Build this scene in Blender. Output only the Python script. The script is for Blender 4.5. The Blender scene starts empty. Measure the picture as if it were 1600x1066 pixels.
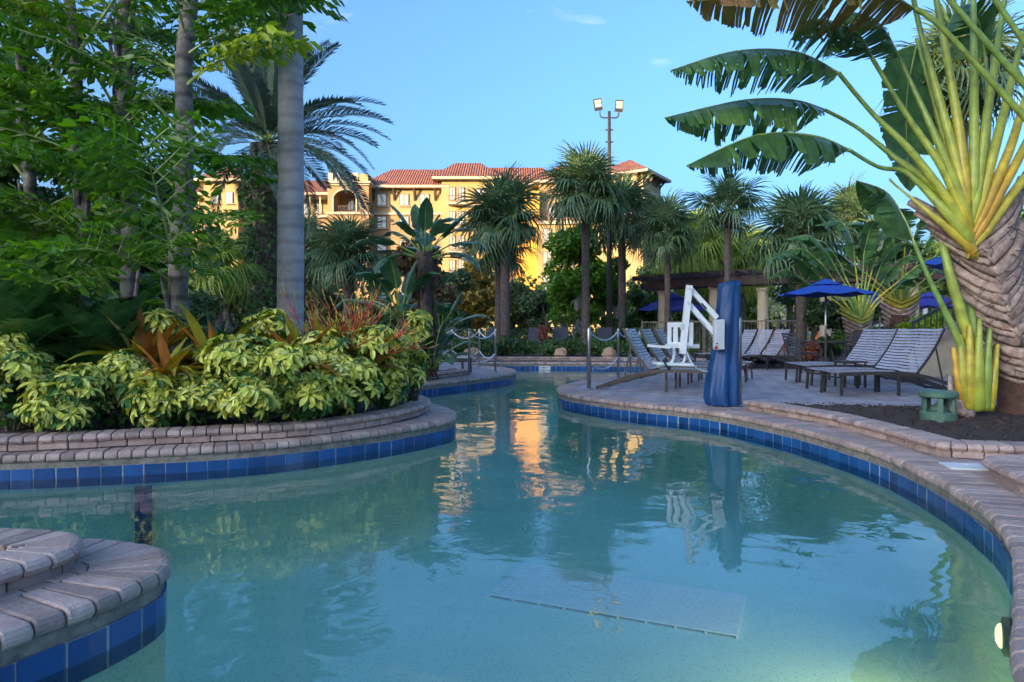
import bpy, math, random
import numpy as np
from mathutils import Vector, Matrix, Euler
from mathutils.geometry import tessellate_polygon

random.seed(7); RNG = np.random.default_rng(7)
SC = bpy.context.scene
COL = SC.collection
R = math.radians

# ---------------------------------------------------------------- camera, sky, sun, exposure
H = 0.93           # camera height above the paving
F = 1066.67        # focal length in photo pixels (24 mm on 36 mm, 1600 px wide)
CX, CY = 800.0, 517.0
cam = bpy.data.cameras.new('camera'); cam.lens = 24; cam.sensor_width = 36; cam.sensor_fit = 'HORIZONTAL'
cam.shift_y = -16 / 1600; cam.clip_start = 0.05; cam.clip_end = 2000
camo = bpy.data.objects.new('camera', cam); COL.objects.link(camo)
camo.location = (0, 0, H); camo.rotation_euler = (R(90), 0, 0)
SC.camera = camo

SUN_EL = 8.0
SUN_DIR = Vector((0.67, 0.742, 0)).normalized()      # the way the light travels over the ground
world = bpy.data.worlds.new('World'); SC.world = world; world.use_nodes = True
nt = world.node_tree; nt.nodes.clear()
wo = nt.nodes.new('ShaderNodeOutputWorld'); bg = nt.nodes.new('ShaderNodeBackground')
sky = nt.nodes.new('ShaderNodeTexSky'); sky.sky_type = 'NISHITA'; sky.sun_disc = False
sky.sun_elevation = R(SUN_EL); sky.air_density = 0.85; sky.dust_density = 7.0; sky.ozone_density = 4.2
sky.sun_rotation = math.atan2(-SUN_DIR.x, -SUN_DIR.y)
tc = nt.nodes.new('ShaderNodeTexCoord'); mp = nt.nodes.new('ShaderNodeMapping'); mp.inputs['Scale'].default_value = (1.6, 1.6, 5.5)
cn = nt.nodes.new('ShaderNodeTexNoise'); cn.inputs['Scale'].default_value = 2.3; cn.inputs['Detail'].default_value = 7; cn.inputs['Roughness'].default_value = 0.62
cr = nt.nodes.new('ShaderNodeValToRGB'); cr.color_ramp.elements[0].position = 0.60; cr.color_ramp.elements[1].position = 0.85
cr.color_ramp.elements[1].color = (0.55, 0.55, 0.55, 1)
cm = nt.nodes.new('ShaderNodeMix'); cm.data_type = 'RGBA'; cm.inputs[7].default_value = (1.9, 1.9, 2.0, 1)
nt.links.new(tc.outputs['Generated'], mp.inputs[0]); nt.links.new(mp.outputs[0], cn.inputs['Vector'])
nt.links.new(cn.outputs['Fac'], cr.inputs[0]); nt.links.new(cr.outputs[0], cm.inputs[0])
nt.links.new(sky.outputs[0], cm.inputs[6]); nt.links.new(cm.outputs[2], bg.inputs[0])
bg.inputs['Strength'].default_value = 0.15
nt.links.new(bg.outputs[0], wo.inputs[0])
sl = bpy.data.lights.new('sun', 'SUN'); sl.energy = 2.0; sl.angle = R(0.5); sl.color = (1.0, 0.72, 0.36)
so = bpy.data.objects.new('sun', sl); COL.objects.link(so)
sd = Vector((SUN_DIR.x, SUN_DIR.y, -math.tan(R(SUN_EL)))).normalized()
so.rotation_euler = sd.to_track_quat('-Z', 'Y').to_euler(); so.location = (-20, -20, 30)
vs = SC.view_settings; vs.view_transform = 'Standard'; vs.look = 'None'; vs.gamma = 1; vs.exposure = 2.5
SC.render.engine = 'CYCLES'
cy = SC.cycles; cy.use_denoising = True; cy.max_bounces = 7; cy.diffuse_bounces = 3; cy.glossy_bounces = 3
cy.transparent_max_bounces = 10; cy.transmission_bounces = 4; cy.caustics_reflective = False; cy.caustics_refractive = False
cy.use_adaptive_sampling = True; cy.adaptive_threshold = 0.02

# ---------------------------------------------------------------- helpers
S = 0.93
def U(pts): return [(x * S, y * S) for x, y in pts]
def P(px, py, d): return Vector(((px - CX) / F * d, d, H - (py - CY) / F * d))
def G(px, py, z=0.0):
    d = (H - z) * F / (py - CY)
    return Vector(((px - CX) / F * d, d, z))
def lin(r, g, b):
    return tuple(((c / 255) / 12.92 if c / 255 <= 0.04045 else ((c / 255 + 0.055) / 1.055) ** 2.4) for c in (r, g, b))

def tag(o, label=None, cat=None, group=None, kind=None):
    if label: o['label'] = label
    if cat: o['category'] = cat
    if group: o['group'] = group
    if kind: o['kind'] = kind
    return o
def thing(name, label, cat, loc=(0, 0, 0), group=None, rz=0.0):
    o = bpy.data.objects.new(name, None); COL.objects.link(o); o.empty_display_size = 0.1
    o.location = loc; o.rotation_euler = (0, 0, rz)
    return tag(o, label, cat, group)
def inst(name, mesh, parent=None, M=None):
    o = bpy.data.objects.new(name, mesh); COL.objects.link(o); o.parent = parent
    if M is not None: o.matrix_local = M
    return o
def copy_tree(o, parent=None):
    c = o.copy(); COL.objects.link(c); c.parent = parent
    for ch in list(o.children):
        copy_tree(ch, c)
    return c
def TRS(loc, rot=(0, 0, 0), s=1.0):
    sc = (s, s, s) if not hasattr(s, '__len__') else s
    return Matrix.LocRotScale(Vector(loc), Euler(rot), Vector(sc))

class MB:
    def __init__(self): self.v = []; self.f = []; self.m = []; self.r = []
    def add(self, vs, fs, mi=0, rnd=None):
        b = len(self.v); self.v += [tuple(p) for p in vs]
        self.f += [tuple(b + i for i in q) for q in fs]; self.m += [mi] * len(fs)
        self.r += list(rnd) if hasattr(rnd, '__len__') else [random.random() if rnd is None else rnd] * len(vs)
    def box(self, c, s, rot=None, mi=0):
        x, y, z = s[0] / 2, s[1] / 2, s[2] / 2
        vs = [Vector(p) for p in ((-x, -y, -z), (x, -y, -z), (x, y, -z), (-x, y, -z), (-x, -y, z), (x, -y, z), (x, y, z), (-x, y, z))]
        if rot is not None:
            M = rot if isinstance(rot, Matrix) else Euler(rot).to_matrix()
            vs = [M @ p for p in vs]
        c = Vector(c)
        self.add([p + c for p in vs], [(0, 3, 2, 1), (4, 5, 6, 7), (0, 1, 5, 4), (1, 2, 6, 5), (2, 3, 7, 6), (3, 0, 4, 7)], mi)
    def bar(self, a, b, w, h=None, mi=0, up=(0, 0, 1)):
        a, b = Vector(a), Vector(b); h = w if h is None else h
        t = (b - a); L = t.length
        if L < 1e-6: return
        t /= L; u = Vector(up)
        if abs(t.dot(u)) > 0.98: u = Vector((0, 1, 0))
        s = t.cross(u).normalized(); u = s.cross(t)
        M = Matrix((t, s, u)).transposed()
        self.box((a + b) / 2, (L, w, h), M, mi)
    def tube(self, path, rad, n=8, mi=0, cap=True, rnd=None):
        path = [Vector(p) for p in path]; k = len(path)
        rads = rad if hasattr(rad, '__len__') else [rad] * k
        vs = []; fs = []
        pn = None
        for i, p in enumerate(path):
            t = (path[min(i + 1, k - 1)] - path[max(i - 1, 0)]).normalized()
            if pn is None:
                a = Vector((0, 0, 1)) if abs(t.z) < 0.9 else Vector((1, 0, 0))
                pn = (a - t * a.dot(t)).normalized()
            else:
                pn = (pn - t * pn.dot(t)).normalized()
            bn = t.cross(pn)
            for j in range(n):
                q = 2 * math.pi * j / n
                vs.append(p + (pn * math.cos(q) + bn * math.sin(q)) * rads[i])
        for i in range(k - 1):
            for j in range(n):
                j2 = (j + 1) % n
                fs.append((i * n + j, i * n + j2, (i + 1) * n + j2, (i + 1) * n + j))
        if cap:
            fs.append(tuple(range(n - 1, -1, -1))); fs.append(tuple((k - 1) * n + j for j in range(n)))
        self.add(vs, fs, mi, rnd)
    def lathe(self, c, prof, n=20, mi=0):
        c = Vector(c); vs = []; fs = []; k = len(prof)
        for r, z in prof:
            for j in range(n):
                q = 2 * math.pi * j / n; vs.append(c + Vector((r * math.cos(q), r * math.sin(q), z)))
        for i in range(k - 1):
            for j in range(n):
                j2 = (j + 1) % n; fs.append((i * n + j, i * n + j2, (i + 1) * n + j2, (i + 1) * n + j))
        fs.append(tuple(range(n - 1, -1, -1))); fs.append(tuple((k - 1) * n + j for j in range(n)))
        self.add(vs, fs, mi)
    def mesh(self, name, mats, smooth=False, off=None):
        me = bpy.data.meshes.new(name)
        v = self.v if off is None else [(p[0] - off[0], p[1] - off[1], p[2] - off[2]) for p in self.v]
        me.from_pydata(v, [], self.f)
        for m in (mats if isinstance(mats, (list, tuple)) else [mats]): me.materials.append(m)
        if any(self.m): me.polygons.foreach_set('material_index', self.m)
        if smooth: me.polygons.foreach_set('use_smooth', [True] * len(self.f))
        at = me.attributes.new('rnd', 'FLOAT', 'POINT'); at.data.foreach_set('value', self.r)
        me.update()
        return me
    def build(self, name, mats, parent=None, smooth=False, world=False):
        off = parent.location if (parent is not None and world) else None
        return inst(name, self.mesh(name, mats, smooth, off), parent)

def catmull(pts, closed=False, step=0.1):
    pts = [Vector(p) for p in pts]; n = len(pts); out = []
    rng = range(n) if closed else range(n - 1)
    for i in rng:
        if closed: a, b, c, d = pts[i - 1], pts[i], pts[(i + 1) % n], pts[(i + 2) % n]
        else: a, b, c, d = pts[max(i - 1, 0)], pts[i], pts[i + 1], pts[min(i + 2, n - 1)]
        k = max(2, int((c - b).length / step))
        for j in range(k):
            t = j / k
            out.append(0.5 * ((2 * b) + (c - a) * t + (2 * a - 5 * b + 4 * c - d) * t * t + (3 * b - a - 3 * c + d) * t ** 3))
    if not closed: out.append(pts[-1])
    return out
class Path:
    """A curve in plan, resampled by length, with the normal that points to its left."""
    def __init__(self, pts, closed=False, step=0.04):
        self.closed = closed
        q = np.array([tuple(p)[:2] for p in catmull([Vector((p[0], p[1], 0)) for p in pts], closed, step)])
        if closed: q = np.vstack([q, q[:1]])
        seg = np.hypot(*np.diff(q, axis=0).T); self.L = np.concatenate([[0], np.cumsum(seg)]); self.q = q; self.len = self.L[-1]
    def at(self, s):
        if self.closed: s = s % self.len
        return Vector((np.interp(s, self.L, self.q[:, 0]), np.interp(s, self.L, self.q[:, 1])))
    def nrm(self, s, h=0.06):
        if self.closed: a, b = self.at(s - h), self.at(s + h)
        else: a, b = self.at(max(0, s - h)), self.at(min(self.len, s + h))
        t = (b - a).normalized(); return Vector((-t.y, t.x))
    def samples(self, step):
        n = max(2, int(round(self.len / step))); return [self.len * i / n for i in range(n + (0 if self.closed else 1))]
def inside(p, poly):
    x, y = p; c = False; n = len(poly); j = n - 1
    for i in range(n):
        xi, yi = poly[i][0], poly[i][1]; xj, yj = poly[j][0], poly[j][1]
        if (yi > y) != (yj > y) and x < (xj - xi) * (y - yi) / (yj - yi) + xi: c = not c
        j = i
    return c

# ---------------------------------------------------------------- materials
def mat(name, col, col2=None, rough=0.6, scale=6.0, bump=0.0, bscale=40.0, metal=0.0, spec=0.5, objvar=0.0, detail=5.0, coat=0.0, emit=None, emit_s=0.0):
    m = bpy.data.materials.new(name); m.use_nodes = True; t = m.node_tree; b = t.nodes['Principled BSDF']
    b.inputs['Roughness'].default_value = rough; b.inputs['Metallic'].default_value = metal
    b.inputs['Specular IOR Level'].default_value = spec; b.inputs['Coat Weight'].default_value = coat
    co = t.nodes.new('ShaderNodeTexCoord')
    src = None
    if col2 is None: col2 = tuple(c * 0.75 for c in col)
    nz = t.nodes.new('ShaderNodeTexNoise'); nz.inputs['Scale'].default_value = scale; nz.inputs['Detail'].default_value = detail; nz.inputs['Roughness'].default_value = 0.65
    t.links.new(co.outputs['Object'], nz.inputs['Vector'])
    rp = t.nodes.new('ShaderNodeMapRange'); rp.inputs[1].default_value = 0.3; rp.inputs[2].default_value = 0.7
    t.links.new(nz.outputs['Fac'], rp.inputs[0])
    mx = t.nodes.new('ShaderNodeMix'); mx.data_type = 'RGBA'; mx.inputs[6].default_value = (*col, 1); mx.inputs[7].default_value = (*col2, 1)
    t.links.new(rp.outputs[0], mx.inputs[0]); src = mx.outputs[2]
    if objvar:
        oi = t.nodes.new('ShaderNodeObjectInfo'); at = t.nodes.new('ShaderNodeAttribute'); at.attribute_name = 'rnd'
        ad = t.nodes.new('ShaderNodeMath'); ad.operation = 'ADD'; t.links.new(oi.outputs['Random'], ad.inputs[0]); t.links.new(at.outputs['Fac'], ad.inputs[1])
        fr = t.nodes.new('ShaderNodeMath'); fr.operation = 'FRACT'; t.links.new(ad.outputs[0], fr.inputs[0])
        mr = t.nodes.new('ShaderNodeMapRange'); mr.inputs[3].default_value = 1 - objvar; mr.inputs[4].default_value = 1 + objvar; t.links.new(fr.outputs[0], mr.inputs[0])
        hs = t.nodes.new('ShaderNodeHueSaturation'); t.links.new(mr.outputs[0], hs.inputs['Value']); t.links.new(src, hs.inputs['Color']); src = hs.outputs[0]
    t.links.new(src, b.inputs['Base Color'])
    if bump:
        nb = t.nodes.new('ShaderNodeTexNoise'); nb.inputs['Scale'].default_value = bscale; nb.inputs['Detail'].default_value = 4
        t.links.new(co.outputs['Object'], nb.inputs['Vector'])
        bp = t.nodes.new('ShaderNodeBump'); bp.inputs['Strength'].default_value = bump; bp.inputs['Distance'].default_value = 0.02
        t.links.new(nb.outputs['Fac'], bp.inputs['Height']); t.links.new(bp.outputs[0], b.inputs['Normal'])
    if emit: b.inputs['Emission Color'].default_value = (*emit, 1); b.inputs['Emission Strength'].default_value = emit_s
    return m
def leafmat(name, c1, c2, c3=None, rough=0.42, trans=0.3, spec=0.5):
    """Foliage: each leaf picks its own shade between the colours; a share of the light passes through."""
    c1, c2, c3 = [tuple(min(.7, x * 1.3) for x in c) if c else None for c in (c1, c2, c3)]
    m = bpy.data.materials.new(name); m.use_nodes = True; t = m.node_tree; b = t.nodes['Principled BSDF']; out = t.nodes['Material Output']
    at = t.nodes.new('ShaderNodeAttribute'); at.attribute_name = 'rnd'
    oi = t.nodes.new('ShaderNodeObjectInfo')
    ad = t.nodes.new('ShaderNodeMath'); ad.operation = 'MULTIPLY_ADD'; t.links.new(oi.outputs['Random'], ad.inputs[0]); ad.inputs[1].default_value = 0.35
    ml = t.nodes.new('ShaderNodeMath'); ml.operation = 'MULTIPLY'; ml.inputs[1].default_value = 0.65; t.links.new(at.outputs['Fac'], ml.inputs[0]); t.links.new(ml.outputs[0], ad.inputs[2])
    rp = t.nodes.new('ShaderNodeValToRGB'); e = rp.color_ramp.elements; e[0].color = (*c1, 1); e[1].color = (*c2, 1); e[0].position = 0.1; e[1].position = 0.75
    if c3: x = e.new(0.97); x.color = (*c3, 1)
    t.links.new(ad.outputs[0], rp.inputs[0])
    co = t.nodes.new('ShaderNodeTexCoord'); nz = t.nodes.new('ShaderNodeTexNoise'); nz.inputs['Scale'].default_value = 9.0; nz.inputs['Detail'].default_value = 4; t.links.new(co.outputs['Object'], nz.inputs['Vector'])
    mr = t.nodes.new('ShaderNodeMapRange'); mr.inputs[1].default_value = .3; mr.inputs[2].default_value = .7; mr.inputs[3].default_value = .72; mr.inputs[4].default_value = 1.28; t.links.new(nz.outputs['Fac'], mr.inputs[0])
    hv = t.nodes.new('ShaderNodeHueSaturation'); t.links.new(mr.outputs[0], hv.inputs['Value']); t.links.new(rp.outputs[0], hv.inputs['Color'])
    t.links.new(hv.outputs[0], b.inputs['Base Color'])
    b.inputs['Roughness'].default_value = rough; b.inputs['Specular IOR Level'].default_value = spec
    tr = t.nodes.new('ShaderNodeBsdfTranslucent'); hs = t.nodes.new('ShaderNodeHueSaturation'); hs.inputs['Saturation'].default_value = 1.15; hs.inputs['Value'].default_value = 1.3
    t.links.new(hv.outputs[0], hs.inputs['Color']); t.links.new(hs.outputs[0], tr.inputs[0])
    ms = t.nodes.new('ShaderNodeMixShader'); ms.inputs[0].default_value = trans
    t.links.new(b.outputs[0], ms.inputs[1]); t.links.new(tr.outputs[0], ms.inputs[2]); t.links.new(ms.outputs[0], out.inputs[0])
    return m

M = {}
M['brick'] = mat('coping stone', (0.49, 0.345, 0.285), (0.29, 0.20, 0.17), 0.65, 7, 0.35, 70, objvar=0.24)
M['grout'] = mat('grout', (0.10, 0.085, 0.075), (0.05, 0.042, 0.04), 0.9, 12, 0.3, 60)
M['band'] = mat('mortar band', (0.34, 0.29, 0.23), (0.12, 0.10, 0.085), 0.85, 14, 0.4, 70)
M['tile'] = mat('glazed blue tile', (0.014, 0.085, 0.26), (0.010, 0.062, 0.20), 0.22, 5, 0.0, objvar=0.25)
M['tilegrout'] = mat('tile grout', (0.36, 0.38, 0.38), (0.22, 0.23, 0.23), 0.8, 20)
M['mulch'] = mat('mulch', (0.075, 0.045, 0.035), (0.022, 0.014, 0.012), 0.95, 45, 0.9, 70)
M['chip'] = mat('bark chips', (0.10, 0.055, 0.038), (0.03, 0.018, 0.014), 0.9, 25, objvar=0.5)
M['earth'] = mat('ground', (0.09, 0.10, 0.04), (0.05, 0.06, 0.025), 0.95, 2.0, 0.6, 20)
M['steel'] = mat('brushed steel', (0.50, 0.47, 0.43), (0.35, 0.33, 0.30), 0.32, 30, metal=1.0)
M['bronze'] = mat('bronze frame', (0.075, 0.062, 0.055), (0.05, 0.042, 0.038), 0.45, 20, metal=0.3)
M['strap'] = mat('vinyl strap', (0.44, 0.42, 0.46), (0.36, 0.34, 0.38), 0.25, 8, objvar=0.1)
M['sling'] = mat('dark sling', (0.07, 0.065, 0.085), (0.05, 0.048, 0.06), 0.7, 40, objvar=0.1)
M['white'] = mat('white paint', (0.78, 0.79, 0.80), (0.68, 0.69, 0.70), 0.3, 6)
M['plastic'] = mat('white plastic', (0.74, 0.75, 0.74), (0.6, 0.61, 0.6), 0.4, 7)
M['grey'] = mat('grey plastic', (0.5, 0.53, 0.56), (0.44, 0.46, 0.5), 0.4, 7)
M['black'] = mat('black rubber', (0.02, 0.02, 0.022), (0.012, 0.012, 0.013), 0.6, 7)
M['red'] = mat('red button', (0.5, 0.03, 0.02), None, 0.4, 7)
M['cover'] = mat('blue vinyl cover', (0.005, 0.062, 0.20), (0.004, 0.042, 0.14), 0.5, 3.0, 0.12, 9)
M['canvas'] = mat('blue canvas', (0.012, 0.075, 0.40), (0.010, 0.06, 0.32), 0.75, 5, 0.1, 60)
M['purple'] = mat('violet canvas', (0.055, 0.05, 0.33), (0.045, 0.04, 0.26), 0.75, 5)
M['maroon'] = mat('maroon canvas', (0.16, 0.02, 0.05), None, 0.75, 5)
M['rope'] = mat('white rope', (0.68, 0.70, 0.72), (0.5, 0.52, 0.55), 0.6, 60)
M['timber'] = mat('stained timber', (0.085, 0.035, 0.030), (0.05, 0.022, 0.02), 0.65, 6, 0.2, 30, objvar=0.2)
M['column'] = mat('stone column', (0.55, 0.45, 0.31), (0.42, 0.34, 0.23), 0.8, 3, 0.3, 30)
M['fence'] = mat('taupe fence', (0.16, 0.125, 0.10), (0.12, 0.095, 0.08), 0.55, 10)
M['greenplastic'] = mat('green plastic', (0.085, 0.17, 0.115), (0.065, 0.13, 0.09), 0.5, 6, 0.05, 60)
M['rock'] = mat('boulder', (0.42, 0.27, 0.17), (0.28, 0.17, 0.11), 0.85, 4, 0.5, 14)
M['royal'] = mat('royal palm bark', (0.46, 0.43, 0.41), (0.27, 0.25, 0.24), 0.85, 4, 0.25, 30)
M['bark'] = mat('palm bark', (0.15, 0.105, 0.085), (0.055, 0.04, 0.034), 0.9, 9, 0.7, 26)
M['boot'] = mat('old leaf boots', (0.13, 0.085, 0.06), (0.045, 0.03, 0.024), 0.9, 9, 0.4, 30, objvar=0.4)
M['fibre'] = mat('fishtail trunk', (0.27, 0.23, 0.20), (0.09, 0.075, 0.065), 0.85, 7, 0.5, 22)
M['wood'] = mat('tree bark', (0.10, 0.075, 0.055), (0.05, 0.038, 0.03), 0.9, 8, 0.5, 20)
M['palewood'] = mat('pale tree bark', (0.42, 0.38, 0.33), (0.25, 0.22, 0.19), 0.9, 8, 0.4, 20)
M['sheath'] = mat('dry leaf sheath', (0.52, 0.38, 0.30), (0.20, 0.11, 0.08), 0.8, 11, 0.6, 34, objvar=0.32)
M['trunkrust'] = mat('rusty trunk', (0.16, 0.07, 0.045), (0.05, 0.028, 0.022), 0.9, 10, 0.6, 30)
M['petiole'] = leafmat('fresh petiole', (0.14, 0.23, 0.05), (0.30, 0.32, 0.04), (0.46, 0.33, 0.03), 0.4, 0.05)
M['yellowsheath'] = leafmat('yellow sheath', (0.30, 0.30, 0.045), (0.42, 0.32, 0.035), (0.48, 0.24, 0.03), 0.4, 0.05)
M['midrib'] = leafmat('midrib', (0.20, 0.27, 0.07), (0.28, 0.33, 0.10), None, 0.4, 0.05)
M['banana'] = leafmat('big glossy leaf', (0.035, 0.085, 0.028), (0.065, 0.14, 0.038), (0.10, 0.18, 0.045), 0.30, 0.28)
M['bananabrown'] = leafmat('browned leaf', (0.22, 0.11, 0.03), (0.13, 0.12, 0.03), (0.30, 0.13, 0.035), 0.6, 0.3)
M['bop'] = leafmat('bird of paradise leaf', (0.028, 0.075, 0.032), (0.05, 0.115, 0.045), (0.09, 0.16, 0.05), 0.28, 0.22)
M['sabal'] = leafmat('fan frond', (0.05, 0.095, 0.045), (0.095, 0.155, 0.068), (0.18, 0.23, 0.10), 0.45, 0.25)
M['chinese'] = leafmat('pale fan frond', (0.16, 0.22, 0.03), (0.24, 0.30, 0.05), (0.32, 0.36, 0.08), 0.5, 0.35)
M['date'] = leafmat('date palm frond', (0.05, 0.085, 0.06), (0.085, 0.125, 0.085), (0.13, 0.16, 0.10), 0.5, 0.2)
M['fishtail'] = leafmat('fishtail leaflet', (0.045, 0.13, 0.014), (0.11, 0.23, 0.022), (0.25, 0.34, 0.03), 0.34, 0.46)
M['fishtaily'] = leafmat('young fishtail leaflet', (0.18, 0.26, 0.02), (0.30, 0.36, 0.03), (0.45, 0.45, 0.05), 0.38, 0.4)
M['zamia'] = leafmat('dark cycad leaflet', (0.05, 0.125, 0.04), (0.08, 0.18, 0.055), None, 0.28, 0.15)
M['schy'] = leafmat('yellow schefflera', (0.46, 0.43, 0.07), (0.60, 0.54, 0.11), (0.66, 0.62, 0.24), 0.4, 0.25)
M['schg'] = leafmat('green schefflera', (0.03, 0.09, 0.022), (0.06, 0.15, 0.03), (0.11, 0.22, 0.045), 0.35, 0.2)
M['brom'] = leafmat('bromeliad', (0.17, 0.19, 0.025), (0.26, 0.24, 0.03), (0.42, 0.17, 0.03), 0.35, 0.25)
M['bromred'] = leafmat('rusty bromeliad', (0.30, 0.09, 0.04), (0.38, 0.15, 0.03), (0.30, 0.10, 0.08), 0.35, 0.25)
M['strapleaf'] = leafmat('strap leaf', (0.03, 0.085, 0.02), (0.06, 0.15, 0.03), (0.11, 0.21, 0.04), 0.35, 0.25)
M['spike'] = leafmat('red flower spike', (0.42, 0.035, 0.02), (0.50, 0.09, 0.02), (0.55, 0.28, 0.03), 0.5, 0.1)
M['spikey'] = leafmat('yellow spike tips', (0.5, 0.28, 0.03), (0.5, 0.36, 0.05), None, 0.5, 0.1)
M['dark_green'] = leafmat('dark foliage', (0.022, 0.045, 0.016), (0.045, 0.085, 0.026), (0.09, 0.13, 0.035), 0.5, 0.3)
M['mid_green'] = leafmat('mid foliage', (0.04, 0.085, 0.02), (0.075, 0.14, 0.03), (0.13, 0.20, 0.04), 0.5, 0.32)
M['bright_green'] = leafmat('bright foliage', (0.06, 0.14, 0.015), (0.11, 0.23, 0.02), (0.20, 0.33, 0.03), 0.5, 0.36)
M['lime'] = leafmat('lime foliage', (0.15, 0.25, 0.015), (0.23, 0.34, 0.02), (0.36, 0.42, 0.03), 0.5, 0.36)
M['gold'] = leafmat('golden cypress foliage', (0.16, 0.13, 0.025), (0.26, 0.18, 0.03), (0.36, 0.22, 0.04), 0.55, 0.35)
M['olive'] = leafmat('olive foliage', (0.07, 0.085, 0.025), (0.12, 0.13, 0.035), (0.17, 0.15, 0.04), 0.55, 0.32)
M['copper'] = leafmat('copper foliage', (0.13, 0.06, 0.025), (0.09, 0.09, 0.03), (0.26, 0.12, 0.03), 0.5, 0.3)
M['redleaf'] = leafmat('red foliage', (0.24, 0.07, 0.05), (0.32, 0.12, 0.07), None, 0.5, 0.3)
M['hedge'] = leafmat('hedge foliage', (0.03, 0.065, 0.018), (0.055, 0.11, 0.028), (0.10, 0.16, 0.04), 0.5, 0.25)

def ringed(m, scale, lo, hi):
    """Leaf scars round a palm trunk and pale lichen blotches."""
    t = m.node_tree; b = t.nodes['Principled BSDF']; lk = b.inputs['Base Color'].links[0].from_socket; co = t.nodes.new('ShaderNodeTexCoord')
    wv = t.nodes.new('ShaderNodeTexWave'); wv.bands_direction = 'Z'; wv.inputs['Scale'].default_value = scale; wv.inputs['Distortion'].default_value = 2.6; wv.inputs['Detail'].default_value = 3; wv.inputs['Detail Scale'].default_value = 1.5; t.links.new(co.outputs['Object'], wv.inputs[0])
    mr = t.nodes.new('ShaderNodeMapRange'); mr.inputs[1].default_value = .0; mr.inputs[2].default_value = .35; mr.inputs[3].default_value = lo; mr.inputs[4].default_value = hi; t.links.new(wv.outputs['Fac'], mr.inputs[0])
    hs = t.nodes.new('ShaderNodeHueSaturation'); t.links.new(mr.outputs[0], hs.inputs['Value']); t.links.new(lk, hs.inputs['Color'])
    nz = t.nodes.new('ShaderNodeTexNoise'); nz.inputs['Scale'].default_value = 3.2; nz.inputs['Detail'].default_value = 8; nz.inputs['Roughness'].default_value = .75; t.links.new(co.outputs['Object'], nz.inputs['Vector'])
    m2 = t.nodes.new('ShaderNodeMapRange'); m2.inputs[1].default_value = .56; m2.inputs[2].default_value = .66; m2.inputs[4].default_value = .6; t.links.new(nz.outputs['Fac'], m2.inputs[0])
    mx = t.nodes.new('ShaderNodeMix'); mx.data_type = 'RGBA'; mx.inputs[7].default_value = (.52, .50, .46, 1); t.links.new(m2.outputs[0], mx.inputs[0]); t.links.new(hs.outputs[0], mx.inputs[6]); t.links.new(mx.outputs[2], b.inputs['Base Color'])
ringed(M['royal'], 1.5, .80, 1.04); ringed(M['fibre'], 1.6, .45, 1.05)
# special materials
def paver_mat():
    m = bpy.data.materials.new('clay pavers'); m.use_nodes = True; t = m.node_tree; b = t.nodes['Principled BSDF']
    co = t.nodes.new('ShaderNodeTexCoord'); mp = t.nodes.new('ShaderNodeMapping'); mp.inputs['Rotation'].default_value = (0, 0, R(-22))
    br = t.nodes.new('ShaderNodeTexBrick'); br.inputs['Scale'].default_value = 1.0; br.inputs['Brick Width'].default_value = 0.30; br.inputs['Row Height'].default_value = 0.20
    br.inputs['Mortar Size'].default_value = 0.009; br.inputs['Mortar Smooth'].default_value = 0.3
    br.inputs['Color1'].default_value = (0.46, 0.38, 0.37, 1); br.inputs['Color2'].default_value = (0.35, 0.285, 0.28, 1); br.inputs['Mortar'].default_value = (0.075, 0.06, 0.058, 1)
    nz = t.nodes.new('ShaderNodeTexNoise'); nz.inputs['Scale'].default_value = 1.7; nz.inputs['Detail'].default_value = 8
    t.links.new(co.outputs['Object'], mp.inputs[0]); t.links.new(mp.outputs[0], br.inputs[0]); t.links.new(co.outputs['Object'], nz.inputs['Vector'])
    mr = t.nodes.new('ShaderNodeMapRange'); mr.inputs[1].default_value = .3; mr.inputs[2].default_value = .7; mr.inputs[3].default_value = .7; mr.inputs[4].default_value = 1.25; t.links.new(nz.outputs['Fac'], mr.inputs[0])
    hs = t.nodes.new('ShaderNodeHueSaturation'); t.links.new(mr.outputs[0], hs.inputs['Value']); t.links.new(br.outputs['Color'], hs.inputs['Color']); t.links.new(hs.outputs[0], b.inputs['Base Color'])
    b.inputs['Roughness'].default_value = 0.62
    bp = t.nodes.new('ShaderNodeBump'); bp.inputs['Strength'].default_value = 0.6; bp.inputs['Distance'].default_value = 0.01; bp.invert = True
    t.links.new(br.outputs['Fac'], bp.inputs['Height']); t.links.new(bp.outputs[0], b.inputs['Normal'])
    return m
M['pavers'] = paver_mat()
M['plaster'] = mat('pool plaster', (0.72, 0.92, 0.80), (0.63, 0.84, 0.72), 0.7, 1.2, 0.1, 120)
def speckle(m):
    t = m.node_tree; b = t.nodes['Principled BSDF']; lk = b.inputs['Base Color'].links[0].from_socket
    co = t.nodes.new('ShaderNodeTexCoord'); nz = t.nodes.new('ShaderNodeTexNoise'); nz.inputs['Scale'].default_value = 70; nz.inputs['Detail'].default_value = 2
    t.links.new(co.outputs['Object'], nz.inputs['Vector'])
    mr = t.nodes.new('ShaderNodeMapRange'); mr.inputs[1].default_value = .30; mr.inputs[2].default_value = .45; mr.inputs[3].default_value = .72; mr.inputs[4].default_value = 1.0; t.links.new(nz.outputs['Fac'], mr.inputs[0])
    hs = t.nodes.new('ShaderNodeHueSaturation'); t.links.new(mr.outputs[0], hs.inputs['Value']); t.links.new(lk, hs.inputs['Color']); t.links.new(hs.outputs[0], b.inputs['Base Color'])
speckle(M['plaster'])
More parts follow.
